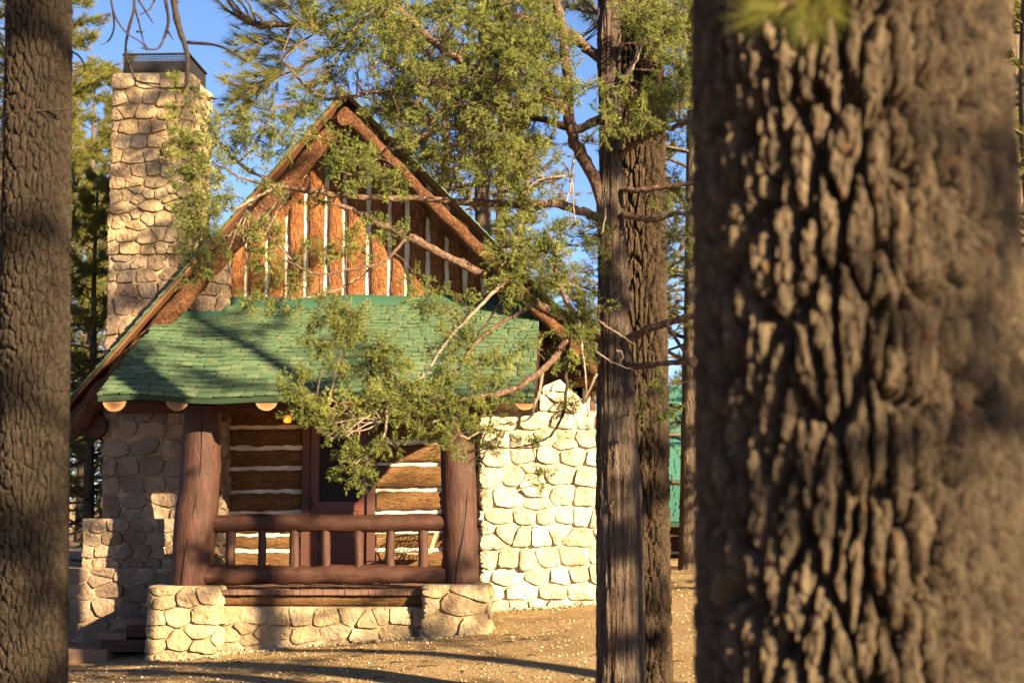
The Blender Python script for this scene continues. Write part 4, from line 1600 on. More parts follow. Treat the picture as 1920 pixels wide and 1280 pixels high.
# ---- the juniper
YJ = 12.0
jun = empty('juniper_tree')
tag(jun, 'grey twisted juniper with shredding bark and branches reaching across the cabin', 'tree')
jl = [(1143, 0, 19), (1144, 150, 20), (1146, 300, 23), (1148, 450, 26), (1150, 600, 29), (1155, 750, 35), (1160, 900, 40), (1163, 1050, 41), (1165, 1280, 42)]
axj = [at(a, b, YJ) for a, b, r in jl][::-1]
rj = [r / (3000 / YJ) for a, b, r in jl][::-1]
gzj = ground_z(axj[0].x, YJ)
axp = [(axj[0].x, YJ, gzj - .15)] + [tuple(v) for v in axj] + [(axj[-1].x + .1, YJ, 6.4)]
dense_trunk('trunk', M_JUN, jun, axp, [rj[0] * 1.08] + rj + [.02], -1.6, 4.0, 200, .012, 6.4, 4.0, .12)
for (kx, ky, kr) in ((1155, 838, 10), (1170, 881, 9), (1155, 952, 13), (1152, 690, 6)):
    c = at(kx, ky, YJ)
    tnn = np.interp(ky, [b for a, b, r in jl], [r for a, b, r in jl]) / 250
    axx = np.interp(ky, [b for a, b, r in jl], [at(a, b, YJ).x for a, b, r in jl])
    y_ = YJ - math.sqrt(max(.0004, tnn ** 2 - (c.x - axx) ** 2)) + .016
    r_ = kr / 250
    mb = MB()
    for j, (ra, dy_) in enumerate(((1.15, .02), (1.05, -.008), (.82, -.014), (.62, -.006), (.50, .014), (.12, .018))):
        for q in range(16):
            a = q * math.pi / 8
            rr = r_ * ra * (1 + .1 * nz(q * .8, kx))
            mb.v.append((c.x + math.cos(a) * rr, y_ + dy_, c.z + math.sin(a) * rr * 1.1))
    for j in range(5):
        for q in range(16):
            mb.f.append((j * 16 + q, (j + 1) * 16 + q, (j + 1) * 16 + (q + 1) % 16, j * 16 + (q + 1) % 16))
    mb.build('knot', M_JUN if kr < 8 else M_TWIG, jun, smooth=True)

PXM = YJ / 3000.0
samples = []        # (Vector, radius) along all branches, for attaching twigs


def jbranch(pts, w0, w1, mat=M_TWIG, y0=0.0, y1=0.0, name='branch', n=None, wig=1.0):
    n = n or max(10, 6 * len(pts))
    m_ = len(pts)
    P3 = [at(a, b, YJ + y0 + (y1 - y0) * i / (m_ - 1)) for i, (a, b) in enumerate(pts)]
    rp_ = resample(P3, n)
    rp_ = [p + Vector((nz(i * .45, w0 * 9 + pts[0][0]), nz(i * .45, 7 + pts[0][1]), nz(i * .45, 3 + pts[-1][0]))) * .014 * wig for i, p in enumerate(rp_)]
    rad = list(np.linspace(w0 * PXM / 2, w1 * PXM / 2, n))
    for p, r in zip(rp_, rad): samples.append((p, r))
    return MB().tube(rp_, rad, 10 if w0 > 9 else 7, w0 * PXM * .14, 22, pts[0][0]).build(name, mat, jun, smooth=True)


# main limbs
jbranch([(1128, 410), (1090, 397), (1040, 382), (960, 383), (880, 379), (780, 372), (675, 371), (607, 362), (525, 349), (500, 337), (447, 306), (425, 282), (405, 257)], 18, 4, y0=0, y1=-1.2)
jbranch([(540, 352), (495, 345), (450, 332), (412, 312), (395, 318)], 7, 2, y0=-1.0, y1=-1.4)
jbranch([(530, 350), (517, 352), (480, 370), (450, 387), (425, 395), (395, 382)], 8, 3, M_GREY, -1.0, -1.3)
jbranch([(1132, 640), (1090, 605), (1035, 585), (985, 557), (940, 532), (860, 492), (775, 448), (712, 420), (687, 407), (650, 390), (587, 372)], 26, 5, y0=0, y1=-.9)
jbranch([(1140, 420), (1110, 325), (1080, 275), (1070, 237), (1065, 200), (1065, 162), (1057, 75), (1047, 20), (1040, -60), (1030, -200)], 26, 13, y0=0, y1=-.5)
jbranch([(1062, 205), (1040, 195), (980, 172), (920, 145), (865, 115), (822, 87), (777, 45), (740, 5), (700, -60)], 19, 9, y0=-.3, y1=-.8)
jbranch([(1140, 215), (1085, 242), (1055, 235), (1010, 222), (960, 210), (922, 197), (885, 175), (860, 155), (830, 132), (802, 100), (787, 70)], 18, 5, M_DEAD, 0, .5)
jbranch([(1140, 120), (1105, 95), (1080, 72), (1060, 60), (1020, 48), (980, 35), (950, 25), (925, 10), (880, -40)], 22, 12, y0=0, y1=.4)
jbranch([(905, 143), (890, 140), (840, 145), (810, 155), (765, 165), (690, 175), (657, 182), (615, 186), (580, 165), (552, 140), (527, 107)], 12, 3, y0=-.5, y1=-.7)
jbranch([(862, 150), (830, 195), (815, 225), (790, 255), (752, 275), (735, 280)], 9, 4, M_GREY, -.5, -.7)
jbranch([(805, 160), (765, 217), (740, 257), (710, 295), (685, 310)], 8, 3, y0=-.6, y1=-.8)
jbranch([(1105, 590), (1097, 597), (1067, 630), (1042, 667), (1015, 695), (980, 720), (942, 737), (900, 745), (860, 749), (825, 745), (795, 735), (780, 727), (745, 748), (715, 760)], 15, 4, M_TWIG, -.2, -.9)
jbranch([(940, 535), (925, 547), (885, 590), (837, 640), (800, 697), (785, 712)], 8, 4, M_GREY, -.5, -.7)
jbranch([(1005, 565), (980, 582), (937, 607), (890, 645), (860, 690), (840, 720)], 10, 4, M_TWIG, -.3, -.6)
jbranch([(950, 545), (935, 570), (910, 610), (882, 647), (870, 670)], 6, 3, M_DEAD, -.4, -.5)
jbranch([(1068, 632), (1062, 665), (1062, 715), (1057, 772), (1035, 812), (1005, 830), (960, 840), (935, 838)], 8, 3, M_DEAD, -.2, -.5)
jbranch([(1042, 667), (1020, 690), (1012, 730), (1000, 765), (995, 782), (955, 797)], 7, 2.5, M_GREY, -.3, -.5)
jbranch([(735, 748), (726, 765), (722, 810), (705, 840), (685, 855), (660, 872)], 6, 3, M_GREY, -.9, -1.0)
jbranch([(780, 730), (700, 755), (650, 757), (600, 745), (570, 742)], 6, 3, M_TWIG, -.9, -1.1)
jbranch([(960, 790), (900, 810), (870, 820), (850, 790), (848, 770)], 4, 3, M_GREY, -.5, -.7)
jbranch([(1000, 300), (985, 360), (975, 420), (960, 470), (940, 500)], 8, 4, M_TWIG, -.2, -.6)
jbranch([(1085, 600), (1060, 560), (1045, 520), (1040, 470), (1030, 440)], 12, 4, M_TWIG, -.2, -.5)
jbranch([(425, 282), (395, 240), (365, 190), (345, 160)], 5, 2, M_TWIG, -1.2, -1.6)
jbranch([(405, 257), (385, 320), (370, 400), (365, 470), (385, 520)], 6, 2, M_TWIG, -1.2, -1.7)
jbranch([(447, 306), (480, 270), (500, 230), (520, 200)], 4, 2, M_TWIG, -1.1, -1.1)
jbranch([(700, 500), (640, 540), (580, 556), (500, 566), (470, 548)], 5, 2, M_GREY, -.7, -.9)
jbranch([(760, 450), (720, 490), (690, 500), (640, 508), (600, 515), (560, 500), (520, 480), (478, 455)], 6, 2.5, M_TWIG, -.9, -1.1)
jbranch([(887, 172), (890, 220), (880, 260), (860, 300), (850, 320)], 4, 2, M_GREY, .2, .1)
# right-hand side branches in front of the other pine
jbranch([(1160, 295), (1205, 260), (1247, 242), (1290, 230), (1360, 200)], 13, 7, M_TWIG, -.05, -.6)
jbranch([(1168, 355), (1200, 357), (1240, 352), (1290, 345), (1350, 340)], 11, 7, M_TWIG, -.1, -.5)
jbranch([(1168, 402), (1200, 410), (1230, 412), (1260, 402), (1300, 396), (1350, 380)], 12, 7, M_TWIG, -.1, -.5)
jbranch([(1170, 640), (1200, 625), (1220, 615), (1260, 603), (1300, 592), (1380, 580)], 17, 9, M_TWIG, -.1, -.6)
jbranch([(1180, 685), (1205, 686), (1240, 682), (1300, 675)], 13, 10, M_TWIG, -.1, -.5)
jbranch([(1250, 607), (1270, 640), (1290, 670), (1310, 710)], 8, 5, M_TWIG, -.4, -.6)
jbranch([(1165, 150), (1185, 125), (1200, 90), (1212, 65), (1230, 40), (1262, 10)], 11, 5, M_GREY, -.1, -.4)
for pts in ([(1120, 600), (1150, 620), (1190, 646)], [(1118, 660), (1150, 680), (1182, 692)], [(1160, 680), (1168, 665), (1155, 655)], [(1085, 600), (1095, 680), (1100, 740), (1102, 780)], [(1118, 700), (1100, 740), (1080, 755), (1072, 775)],
            [(1060, 310), (1072, 340), (1075, 390), (1080, 420)], [(1075, 300), (1070, 350), (1060, 380)], [(1130, 360), (1135, 400), (1128, 440)]):
    jbranch(pts, 5, 2, M_GREY, -.35, -.45, 'dead_twig')
# dead twig fans
for (bx, by, tx, ty, nt) in ((722, 765, 640, 800, 9), (715, 790, 650, 790, 7), (470, 380, 440, 470, 5), (545, 360, 470, 440, 5), (900, 200, 880, 300, 8), (880, 260, 850, 300, 6), (840, 640, 800, 680, 4), (930, 820, 880, 870, 5), (1060, 330, 1000, 340, 5), (560, 500, 470, 400, 4)):
    mb = MB()
    b0 = at(bx, by, YJ - .9 if bx < 760 else YJ - .4)
    e0 = at(tx, ty, YJ - 1.0 if bx < 760 else YJ - .4)
    for i in range(nt):
        e = e0 + Vector((rng.uniform(-.12, .12), rng.uniform(-.1, .1), rng.uniform(-.12, .12)))
        mid = b0.lerp(e, .5) + Vector((rng.uniform(-.05, .05), rng.uniform(-.05, .05), rng.uniform(-.05, .05)))
        mb.tube(resample([b0, mid, e], 9), list(np.linspace(.0075, .003, 9)), 5, .002, 40, i)
        for s in range(2):
            f = mid.lerp(e, rng.uniform(.1, .9))
            mb.tube([f, f + Vector((rng.uniform(-.08, .08), rng.uniform(-.06, .06), rng.uniform(-.10, .05)))], [.004, .002], 4)
    mb.build('dead_twig', M_GREY, jun, smooth=True)

# foliage clumps: px, py, radius px, depth offset
CL = [
 # bright drooping masses over the porch roof
 (600, 578, 30, -1.0), (625, 600, 38, -1.0), (655, 590, 28, -1.0), (615, 640, 32, -1.0), (640, 665, 26, -1.0), (660, 625, 30, -1.0),
 (700, 640, 26, -.9), (722, 665, 26, -.9), (700, 675, 24, -.9), (735, 700, 34, -.9), (760, 720, 36, -.9), (715, 735, 36, -.9), (690, 745, 30, -1), (745, 755, 34, -.9),
 (780, 725, 28, -.8), (770, 765, 28, -.8), (670, 775, 26, -1), (610, 745, 30, -1.1), (575, 735, 30, -1.1), (555, 725, 22, -1.1), (585, 765, 22, -1.1), (625, 785, 24, -1.1), (605, 810, 18, -1.1), (560, 758, 18, -1.1),
 (650, 858, 24, -1.0), (670, 875, 26, -1.0), (640, 840, 14, -1), (690, 865, 16, -1), (720, 828, 18, -1), (738, 835, 16, -1),
 (820, 760, 26, -.7), (845, 785, 26, -.7), (870, 765, 26, -.7), (840, 835, 22, -.7), (862, 810, 20, -.7), (800, 800, 22, -.7), (790, 780, 24, -.7),
 (845, 690, 26, -.6), (830, 725, 24, -.6), (880, 715, 32, -.6), (900, 690, 26, -.5), (885, 655, 24, -.6), (862, 640, 22, -.6), (850, 615, 20, -.6), (905, 740, 24, -.5), (940, 670, 20, -.4), (955, 690, 20, -.4), (965, 735, 16, -.4), (930, 735, 20, -.5), (920, 790, 20, -.5), (905, 800, 22, -.5),
 (905, 835, 18, -.5), (930, 825, 16, -.5), (1010, 905, 13, -.4), (985, 835, 10, -.4), (1050, 770, 14, -.3), (1068, 750, 14, -.2), (1005, 660, 18, -.3), (1040, 690, 14, -.2),
 (830, 570, 22, -.6), (800, 555, 24, -.6), (780, 520, 18, -.7), (860, 560, 20, -.6), (870, 585, 16, -.5),
 # bright clump left of the trunk
 (985, 352, 24, -.4), (970, 385, 26, -.4), (1000, 385, 24, -.4), (985, 415, 24, -.4), (950, 440, 26, -.5), (965, 470, 30, -.5), (940, 480, 26, -.5), (985, 490, 26, -.5), (950, 505, 22, -.5), (1045, 460, 28, -.4), (1030, 485, 26, -.4), (1065, 480, 20, -.4), (1040, 515, 26, -.3), (1010, 520, 24, -.4), (1070, 520, 22, -.3), (945, 540, 26, -.5), (965, 530, 22, -.5), (990, 545, 20, -.4), (1075, 555, 20, -.2), (1105, 500, 18, -.2), (1130, 455, 22, -.25), (1115, 440, 16, -.25), (1145, 462, 14, -.25),
 (1070, 600, 24, -.3), (1095, 615, 22, -.3), (1110, 585, 20, -.3), (1125, 575, 14, -.3), (1085, 640, 24, -.3), (1105, 645, 16, -.3), (1060, 660, 16, -.3), (1080, 670, 18, -.3),
 (1045, 420, 16, -.4), (1060, 440, 14, -.4),
 (1218, 738, 20, -.6), (1235, 755, 22, -.6), (1222, 765, 14, -.6),
 # dark clump in front of the gable
 (640, 275, 26, -1.3), (660, 300, 28, -1.3), (630, 310, 24, -1.3), (655, 335, 26, -1.3), (640, 290, 22, -1.3), (675, 320, 20, -1.3), (725, 335, 20, -.9), (745, 350, 18, -.9), (700, 285, 14, -.9), (715, 310, 18, -.9), (760, 330, 16, -.8),
 (520, 350, 12, -1.1), (590, 390, 16, -1), (575, 470, 12, -1), (535, 445, 10, -1), (540, 505, 10, -1), (500, 500, 10, -1), (610, 470, 12, -.9), (650, 460, 16, -.9), (670, 440, 14, -.9), (720, 420, 14, -.8), (740, 440, 14, -.8), (670, 480, 12, -.8),
 (490, 480, 16, -1.1), (505, 545, 20, -1), (530, 558, 18, -1), (470, 560, 14, -1), (560, 540, 12, -1), (480, 440, 16, -1.1), (500, 420, 14, -1.1), (490, 455, 12, -1.1),
 # column of leaves over the chimney
 (340, 165, 14, -1.8), (350, 195, 20, -1.8), (345, 220, 24, -1.8), (365, 240, 24, -1.8), (345, 265, 26, -1.8), (365, 285, 26, -1.8), (345, 300, 22, -1.8), (375, 320, 24, -1.8), (360, 345, 24, -1.8), (385, 345, 22, -1.7), (350, 375, 22, -1.8), (370, 395, 24, -1.8), (355, 420, 24, -1.8), (375, 440, 24, -1.8), (360, 465, 24, -1.8), (385, 480, 24, -1.8), (365, 500, 20, -1.8), (400, 455, 20, -1.7), (390, 420, 18, -1.7),
 (405, 225, 18, -1.4), (425, 240, 20, -1.4), (445, 225, 18, -1.3), (410, 265, 20, -1.4), (435, 275, 20, -1.3), (460, 250, 18, -1.2), (480, 260, 20, -1.2), (500, 240, 18, -1.2), (455, 295, 18, -1.2), (490, 295, 16, -1.2), (400, 300, 18, -1.4), (420, 330, 18, -1.4), (400, 350, 16, -1.4), (470, 215, 12, -1.2), (515, 215, 18, -1.1), (525, 250, 18, -1.1), (545, 235, 16, -1.1), (510, 280, 14, -1.1), (540, 275, 14, -1.1), (430, 370, 14, -1.3), (415, 395, 14, -1.3), (560, 255, 12, -1.1),
 (575, 195, 14, -.9), (600, 200, 16, -.9), (590, 225, 14, -.9), (560, 200, 14, -1),
]
n_named = len(CL)
# the dense mass across the top: scattered clumps inside outlines, leaving the sky gaps of the photograph
def scatter(poly, n, r0, r1, y0, y1, sd):
    rg = random.Random(sd)
    xs = [p[0] for p in poly]; ys = [p[1] for p in poly]
    got = 0
    while got < n:
        x_, y_ = rg.uniform(min(xs), max(xs)), rg.uniform(min(ys), max(ys))
        inside = False
        for i in range(len(poly)):
            (xa, ya), (xb, yb) = poly[i], poly[i - 1]
            if (ya > y_) != (yb > y_) and x_ < (xb - xa) * (y_ - ya) / (yb - ya) + xa: inside = not inside
        if inside:
            CL.append((x_, y_, rg.uniform(r0, r1), rg.uniform(y0, y1))); got += 1


scatter([(650, -30), (1050, -30), (1045, 80), (1030, 190), (930, 210), (830, 200), (730, 175), (670, 140), (640, 60)], 170, 9, 25, -1.3, 1.4, 3)
scatter([(690, 170), (830, 180), (990, 200), (1020, 250), (1010, 300), (960, 330), (920, 340), (860, 350), (800, 300), (720, 240)], 100, 9, 23, -1.0, 1.3, 4)
scatter([(950, 60), (1060, 70), (1080, 150), (1060, 190), (960, 180)], 14, 18, 30, -.8, -.2, 5)
scatter([(1110, 130), (1160, 150), (1235, 190), (1240, 240), (1190, 250), (1130, 235)], 12, 14, 24, -.7, -.3, 6)
scatter([(1180, -10), (1295, -10), (1295, 210), (1240, 200), (1225, 120), (1170, 40)], 44, 10, 22, -.9, .5, 7)
scatter([(1240, 200), (1300, 190), (1300, 480), (1250, 460)], 12, 10, 18, -.5, .1, 8)
scatter([(560, -20), (680, -20), (700, 160), (640, 170), (590, 120)], 16, 14, 24, -.6, .2, 9)
SP = np.array([tuple(p) for p, r in samples])
P, D, SCL = [], [], []
tw = MB()
rgj = np.random.default_rng(21)
for qi, (cx_, cy_, rp_, dy_) in enumerate(CL):
    c = np.array(at(cx_, cy_, YJ + dy_))
    if qi < n_named: rp_ *= .84
    r_ = rp_ / 3000.0 * (YJ + dy_)
    dist = np.linalg.norm(SP - c, axis=1)
    j = int(np.argmin(dist))
    if .02 < dist[j] < .9:
        a = Vector(SP[j]); b = Vector(c)
        mid = a.lerp(b, .5) + Vector((0, 0, .10 * dist[j]))
        tw.tube(resample([a, mid, b], 7), list(np.linspace(.0055, .0028, 7)), 4, cap=False)
    nb_ = int(4 + 6.2 * (r_ / .11) ** 1.35) if qi < n_named else int(3 + 5.5 * (r_ / .11) ** 1.35)
    lean_ = np.array([-.25, -.1, -.05])
    for i in range(nb_):
        u = rgj.normal(size=3) + lean_; u /= np.linalg.norm(u)
        Lb = r_ * rgj.uniform(.75, 1.55)
        st0 = c + rgj.normal(size=3) * r_ * .28
        ns = max(3, int(Lb / .022))
        pts_ = [st0]
        for q in range(ns):
            u = u + rgj.normal(size=3) * .10 + np.array([0, 0, -.035 if i % 3 else .05]); u /= np.linalg.norm(u)
            pts_.append(pts_[-1] + u * Lb / ns)
            if q >= ns * .15:
                side = np.cross(u, rgj.normal(size=3)); side /= np.linalg.norm(side)
                P.append(pts_[-1]); D.append(u * rgj.uniform(.5, 1.1) + side * .75); SCL.append(rgj.uniform(.5, 1.05))
        tw.tube([tuple(v) for v in pts_[::2]], list(np.linspace(.0032, .0014, len(pts_[::2]))), 3, cap=False)
tw.build('twigs', M_TWIG, jun)
Vn, Fn = place(T_SPRAY, np.array(P), np.array(D), np.array(SCL), nrg)
link('crown', arr_mesh('crown', Vn, Fn), M_JUNLEAF, jun)
print('juniper tris', len(Fn), 'sprays', len(P))

# ---- other pines: a few kinds, copied to their places
kinds = [pine('pine_tree', 13, .22, 1.0, 2.6, 58, 101), pine('pine_tree', 15, .24, 2.5, 2.8, 52, 102), pine('pine_tree', 10, .16, .5, 2.2, 54, 103), pine('pine_tree', 16, .24, 5.0, 2.4, 34, 104), pine('pine_tree', 15, .2, 4.6, 2.3, 17, 105), pine('pine_tree', 14, .22, 3.4, 2.1, 27, 106)]
used = set()


def stand(kind, x, y, rot, sc, label, group='pines around the cabin'):
    if kind in used:
        o = copy_tree(kinds[kind])
    else:
        o = kinds[kind]; used.add(kind)
    o.location = (x, y, ground_z(x, y)); o.rotation_euler = (0, 0, rot); o.scale = (sc, sc, sc)
    tag(o, label, 'tree', group)
    return o


BACK = [
 (0, 95, 27, .3, .85, 'pine seen between the dark left trunk and the chimney'),
 (2, 110, 33, 1.3, 1.0, 'bushy pine far behind the left trunk'),
 (1, 215, 38, 2.1, .8, 'pine behind the chimney, its crown left of the stack'),
 (0, -10, 22, 4.0, .8, 'yellow-green pine partly hidden by the left trunk'),
 (2, 170, 22, 2.2, .62, 'low young pine beneath the cabin eave beside the chimney'),
 (1, -60, 24, .9, 1.0, 'tall pine at the very left edge'),
 (3, 905, 31, 1.1, 1.0, 'slim pine rising behind the right slope of the roof'),
 (1, 830, 36, 2.9, .95, 'tall pine behind the peak of the gable'),
 (0, 975, 34, 3.3, .72, 'dense pine beside the roof behind the juniper branches'),
 (3, 940, 42, 5.0, 1.05, 'far pine between the roof and the juniper trunk'),
 (2, 1085, 44, .5, .7, 'distant low pine left of the juniper trunk'),
 (0, 1310, 26, .8, .95, 'pine crown right of the paired trunks, beside the near trunk'),
 (1, 1230, 46, 1.0, .85, 'distant pine above the far cabin roof'),
 (2, 1420, 40, 1.6, 1.0, 'pine behind the far cabin, hidden by the near trunk'),
 (0, 1925, 23, 2.6, 1.0, 'sunlit pine at the right edge behind the near trunk'),
 (2, 1950, 19.0, .2, 1.0, 'second pine at the right edge, farther back'),
 (1, 1800, 30.0, .2, 1.0, 'pine far behind the near trunk on the right'),
 (0, 160, 47, 1.7, 1.1, 'sunlit bushy pine low between the left trunk and the chimney base'),
 (2, 205, 55, 2.7, 1.5, 'hazy far pine touching the chimney base on its left'),
 (2, 120, 60, 4.1, 1.6, 'farthest pine showing beside the left trunk'),
 (2, 470, 34, .2, .62, 'small pine peeking above the roof beside the chimney'),
]
for kd, px_, y_, rot, sc, lab in BACK:
    stand(kd, X(px_, y_), y_, rot, sc, lab)
# pines standing off to the right of the view, whose shade dapples the porch
for kd, x_, y_, rot, sc, lab in [
    (4, 4.9, 10.5, .4, .85, 'pine standing off to the right of the cabin front'),
    (4, 9.6, 6.0, 1.9, 1.0, 'pine farther right, facing the cabin'),
    (2, 7.2, 5.4, .7, .8, 'small pine right of the camera between it and the sun'),
    (5, 6.7, -.4, 2.0, 1.0, 'pine beside the camera to the right'),
]:
    stand(kd, x_, y_, rot, sc, lab)
# trunk standing right of the paired trunks
bt = empty('pine_tree')
tag(bt, 'slim dark pine trunk in front of the far green roof', 'tree')
c0, c1 = at(1294, 1060, 24), at(1300, 500, 24)
d_ = (c1 - c0) / (c1.z - c0.z)
ax = [tuple(c0 + d_ * (z - c0.z)) for z in (ground_z(c0.x, 24) - .2, c0.z, c1.z, 13.0)]
mb = MB().tube(resample(ax, 60), list(np.linspace(.225, .09, 60)), 18, .014, 9, 4)
mb.build('trunk', M_BARK_FAR, bt, smooth=True)
rgb_ = np.random.default_rng(77)
P, D = [], []
br = MB()
for i in range(40):
    z = 2.2 + 10.5 * i / 40
    pp = branch_points(rgb_, tuple(c0 + d_ * (z - c0.z)), i * 2.4, 2.0 * (1.1 - i / 40) * rgb_.uniform(.5, 1.1), .1, 6)
    MB().tube(pp, list(np.linspace(.03, .008, len(pp))), 5, cap=False).build('limb', M_BARK_FAR, bt)
    for j in range(2, len(pp)):
        for s in range(4):
            P.append(np.array(pp[j]) + rgb_.normal(size=3) * .16); D.append(np.array(pp[j] - pp[j - 1]) * 3 + rgb_.normal(size=3) * .5)
Vn, Fn = place(T_FAR, np.array(P), np.array(D), nrg.uniform(.8, 1.2, len(P)), nrg)
link('crown', arr_mesh('crown', Vn, Fn), M_NEEDLE, bt)

# ------------------------------------------------------------------ distant wood
rgf = np.random.default_rng(31)
T_BIG = [tuft_template(26, .75, .045, .8, rgf) for _ in range(3)]
P, D = [], []
fw_ = MB()
for i in range(110):
    a_ = rgf.uniform(-.95, .95)
    dd_ = rgf.uniform(115, 175)
    x_, y_ = math.sin(a_) * dd_, math.cos(a_) * dd_
    z_ = ground_z(x_, y_)
    hh_ = rgf.uniform(8, 13.5)
    fw_.tube([(x_, y_, z_ - .3), (x_, y_, z_ + hh_ * .95)], [.22, .05], 6, cap=False)
    n_ = 85
    t_ = rgf.random(n_) ** .8
    r_ = (1 - t_) ** .8 * hh_ * .20 * rgf.uniform(.3, 1.0, n_) + .15
    th_ = rgf.uniform(0, 6.28, n_)
    zz = z_ + hh_ * (.12 + .88 * t_)
    P.append(np.stack([x_ + np.cos(th_) * r_, y_ + np.sin(th_) * r_, zz], -1))
    D.append(np.stack([np.cos(th_), np.sin(th_), np.full(n_, .25)], -1) + rgf.normal(size=(n_, 3)) * .3)
P, D = np.concatenate(P), np.concatenate(D)
Vn, Fn = place(T_BIG, P, D, rgf.uniform(.8, 1.3, len(P)), rgf)
wood = link('forest', arr_mesh('forest', Vn, Fn), M_NEEDLE)
tag(wood, 'distant pine wood closing the view behind the cabin', 'forest', kind='stuff')
tag(fw_.build('forest_trunks', M_BARK_FAR, wood), kind='stuff')

# ------------------------------------------------------------------ far cabin
fc = empty('far_cabin')
tag(fc, 'distant log cabin with teal green roof behind the trees on the right', 'cabin')
YF = 32.0
fx0, fx1 = X(1190, YF), X(1620, YF)
za, zb, zc_, zd = Z(728, YF + 2.2), Z(893, YF), Z(905, YF - .2), Z(975, YF - 1.6)
zg = ground_z(3, 31) - .2
wl = MB().box(fx0 + .5, fx1 - .5, YF, YF + 4.4, zg, zb + .05).build('wall', M_CHINK, fc)
z = zg
i = 0
while z < zb - .2:
    half_log((fx0 + .5, YF, z + .16), (fx1 - .5, YF, z + .16), .145, (0, -1, 0), M_BEAM, wl, i * 3.3 + 500, .5, 20, 7)
    z += .33; i += 1
MB().prism([Vector((fx0, YF - .3, zb - .12)), Vector((fx0, YF + 2.2, za)), Vector((fx0, YF + 4.8, zb - .12))], Vector((fx1 - fx0, 0, 0))).build('roof', M_UNDER, fc)
MB().prism([Vector((fx0 + .2, YF - 1.7, zd - .04)), Vector((fx0 + .2, YF, zc_)), Vector((fx0 + .2, YF, zc_ - .12)), Vector((fx0 + .2, YF - 1.7, zd - .12))], Vector((fx1 - fx0 - .4, 0, 0))).build('porch_roof', M_UNDER, fc)
shf = MB()
for (xa, xb, ya, z0, yb, z1) in ((fx0, fx1, YF - .3, zb - .12, YF + 2.2, za), (fx0 + .2, fx1 - .2, YF - 1.7, zd - .04, YF, zc_)):
    sl = math.hypot(yb - ya, z1 - z0)
    ncs = int(sl / .16)
    dv = Vector((0, yb - ya, z1 - z0)).normalized()
    nv = Vector((0, -dv.z, dv.y))
    for c in range(ncs):
        x = xa - rng.uniform(0, .1)
        while x < xb:
            w = rng.uniform(.16, .30)
            p = Vector((x, ya, z0)) + dv * (c * sl / ncs) + nv * .02
            shf.prism([p, p + Vector((w - .018, 0, 0)), p + Vector((w - .018, 0, 0)) + dv * .2, p + dv * .2], nv * rng.uniform(.018, .035))
            x += w
tag(shf.build('roof_shingles', M_SHING_FAR, fc), kind='stuff')
log('porch_post', (fx0 + 1.0, YF - 1.4, zg), (fx0 + 1.0, YF - 1.4, zd - .1), .12, .11, M_BEAM, fc, 3)
log('porch_post', (fx1 - 1.0, YF - 1.4, zg), (fx1 - 1.0, YF - 1.4, zd - .1), .12, .11, M_BEAM, fc, 4)

# ------------------------------------------------------------------ ground litter
rgg = np.random.default_rng(9)
ico = np.array([(0, 0, 1), (.9, 0, .2), (.28, .85, .2), (-.72, .53, .2), (-.72, -.53, .2), (.28, -.85, .2), (0, 0, -.6)])
icf = np.array([(0, 1, 2), (0, 2, 3), (0, 3, 4), (0, 4, 5), (0, 5, 1), (6, 2, 1), (6, 3, 2), (6, 4, 3), (6, 5, 4), (6, 1, 5)])
N = 10000
xs = rgg.uniform(-7, 3.0, N); ys = rgg.uniform(11.5, 24.0, N)
ok = ~((xs < px1 + .1) & (ys > 18.5) & (ys > 18.5 + np.where(xs > px0 - .2, 1.6, 0)))
xs, ys = xs[ok], ys[ok]
N = len(xs)
sz = np.abs(rgg.normal(0, .007, N)) + .005 + (rgg.random(N) < .006) * rgg.uniform(.008, .03, N)
zs = np.array([ground_z(a, b) for a, b in zip(xs, ys)])
rot = rgg.uniform(0, 6.28, N)
V = ico[None] * (rgg.uniform(.6, 1.3, (N, 7, 3))) * sz[:, None, None] * [1.15, 1, .75]
c_, s_ = np.cos(rot)[:, None], np.sin(rot)[:, None]
V = np.stack([V[..., 0] * c_ - V[..., 1] * s_, V[..., 0] * s_ + V[..., 1] * c_, V[..., 2]], -1) + np.stack([xs, ys, zs + sz * .15], -1)[:, None, :]
F = (icf[None] + (np.arange(N) * 7)[:, None, None]).reshape(-1, 3)
tag(link('gravel', arr_mesh('gravel', V.reshape(-1, 3), F), M_PEB), 'small pale stones scattered over the ground', 'gravel', kind='stuff')
N = 60000
xs = rgg.uniform(-7, 3.2, N); ys = rgg.uniform(11.5, 24.0, N)
ok = ~((xs < px1 + .1) & (ys > 18.55) & (ys > 18.55 + np.where(xs > px0 - .2, 1.5, 0)))
xs, ys = xs[ok], ys[ok]
N = len(xs)
zs = np.array([ground_z(a, b) for a, b in zip(xs, ys)]) + .006
th = rgg.uniform(0, 6.28, N); L = rgg.uniform(.05, .13, N)
d = np.stack([np.cos(th), np.sin(th), rgg.uniform(-.03, .22, N)], -1) * L[:, None]
w = np.stack([-np.sin(th), np.cos(th), np.zeros(N)], -1) * .003
p0 = np.stack([xs, ys, zs], -1)
V = np.stack([p0 - w, p0 + w, p0 + d], 1).reshape(-1, 3)
tag(link('needle_litter', arr_mesh('needle_litter', V, np.arange(len(V)).reshape(-1, 3)), M_LITTER), 'fallen brown pine needles covering the ground', 'needles', kind='stuff')
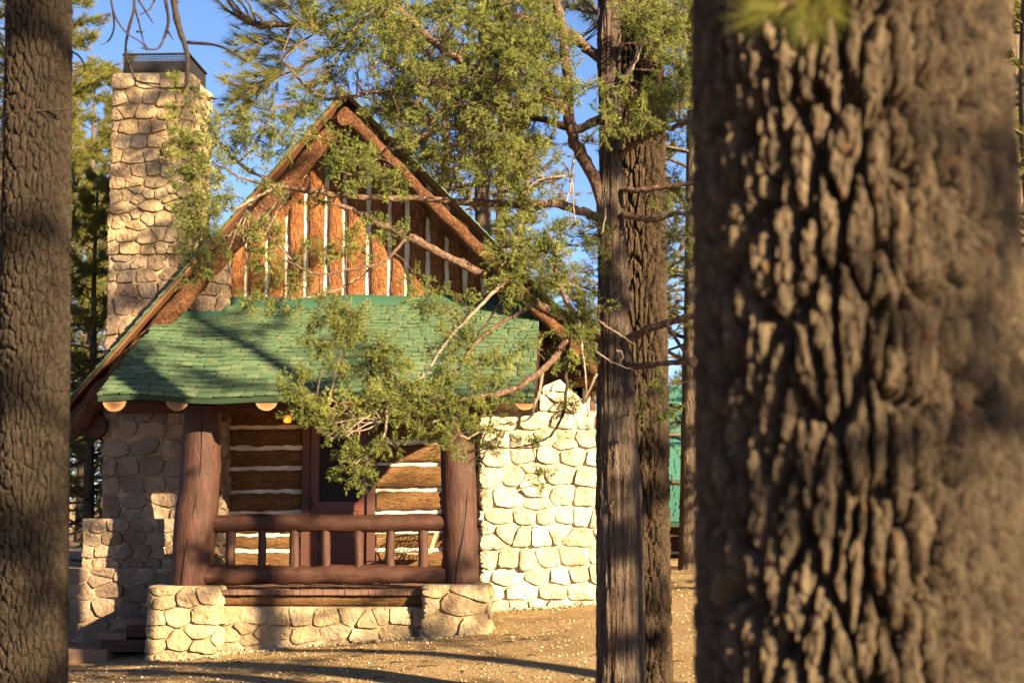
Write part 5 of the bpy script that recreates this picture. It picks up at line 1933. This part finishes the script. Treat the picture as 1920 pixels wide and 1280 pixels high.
# sticks on the ground and stones gathered along the foot of the walls
N = 260
xs = rgg.uniform(-7, 3.0, N); ys = rgg.uniform(12.5, 18.4, N)
mbt = MB()
for a, b in zip(xs, ys):
    z_ = ground_z(a, b) + .008
    t_ = rgg.uniform(0, 6.28); l_ = rgg.uniform(.06, .22)
    mbt.tube([(a, b, z_), (a + math.cos(t_) * l_ * .5, b + math.sin(t_) * l_ * .5, z_ + .012), (a + math.cos(t_ + .3) * l_, b + math.sin(t_ + .3) * l_, z_ + .004)], [.006, .005, .003], 4)
tag(mbt.build('fallen_twigs', M_DEAD), 'thin dark sticks lying about on the dusty ground', 'twigs', kind='stuff')
N = 700
xs = np.concatenate([rgg.uniform(-5.0, -1.2, N), rgg.uniform(px0 - .05, px1 + .2, 300)])
ys = np.concatenate([18.60 - np.abs(rgg.normal(0, .07, N)), Y_PIER - .03 - np.abs(rgg.normal(0, .08, 300))])
ys[:N] += np.where((xs[:N] > X(415, 18.8)) & (xs[:N] < X(798, 18.8)), .17, -.02)
N = len(xs)
sz = np.abs(rgg.normal(0, .014, N)) + .006
zs = np.array([ground_z(a, b) for a, b in zip(xs, ys)])
V = ico[None] * (rgg.uniform(.6, 1.3, (N, 7, 3))) * sz[:, None, None] * [1.2, 1, .7] + np.stack([xs, ys, zs + sz * .2], -1)[:, None, :]
F = (icf[None] + (np.arange(N) * 7)[:, None, None]).reshape(-1, 3)
tag(link('wall_foot_gravel', arr_mesh('wall_foot_gravel', V.reshape(-1, 3), F), M_PEB), 'crumbled stone bits gathered along the foot of the cabin walls', 'gravel', kind='stuff')
# needles lying on the porch roof
N = 420
xs = rgg.uniform(PXL + .3, PXR - .1, N); ts = rgg.random(N)
ys = Y_EAVE + .03 + (Y_GAB - Y_EAVE - .3) * ts
keep = xs > np.array([left_lim(PZ0 + PS * (y - Y_EAVE)) + .1 for y in ys])
xs, ys = xs[keep], ys[keep]
N = len(xs)
p0 = np.array([(a, b, porch_z(a, b) + .040) for a, b in zip(xs, ys)])
th = rgg.normal(0, .7, N); L = rgg.uniform(.05, .13, N)
d = np.stack([np.cos(th) * L, np.sin(th) * L, np.sin(th) * L * PS + rgg.uniform(0, .012, N)], -1)
w = np.stack([-np.sin(th), np.cos(th), np.cos(th) * PS], -1) * .0035
V = np.stack([p0 - w, p0 + w, p0 + d], 1).reshape(-1, 3)
tag(link('roof_needles', arr_mesh('roof_needles', V, np.arange(len(V)).reshape(-1, 3)), M_LITTER), 'dry pine needles lying on the green porch roof', 'needles', kind='stuff')
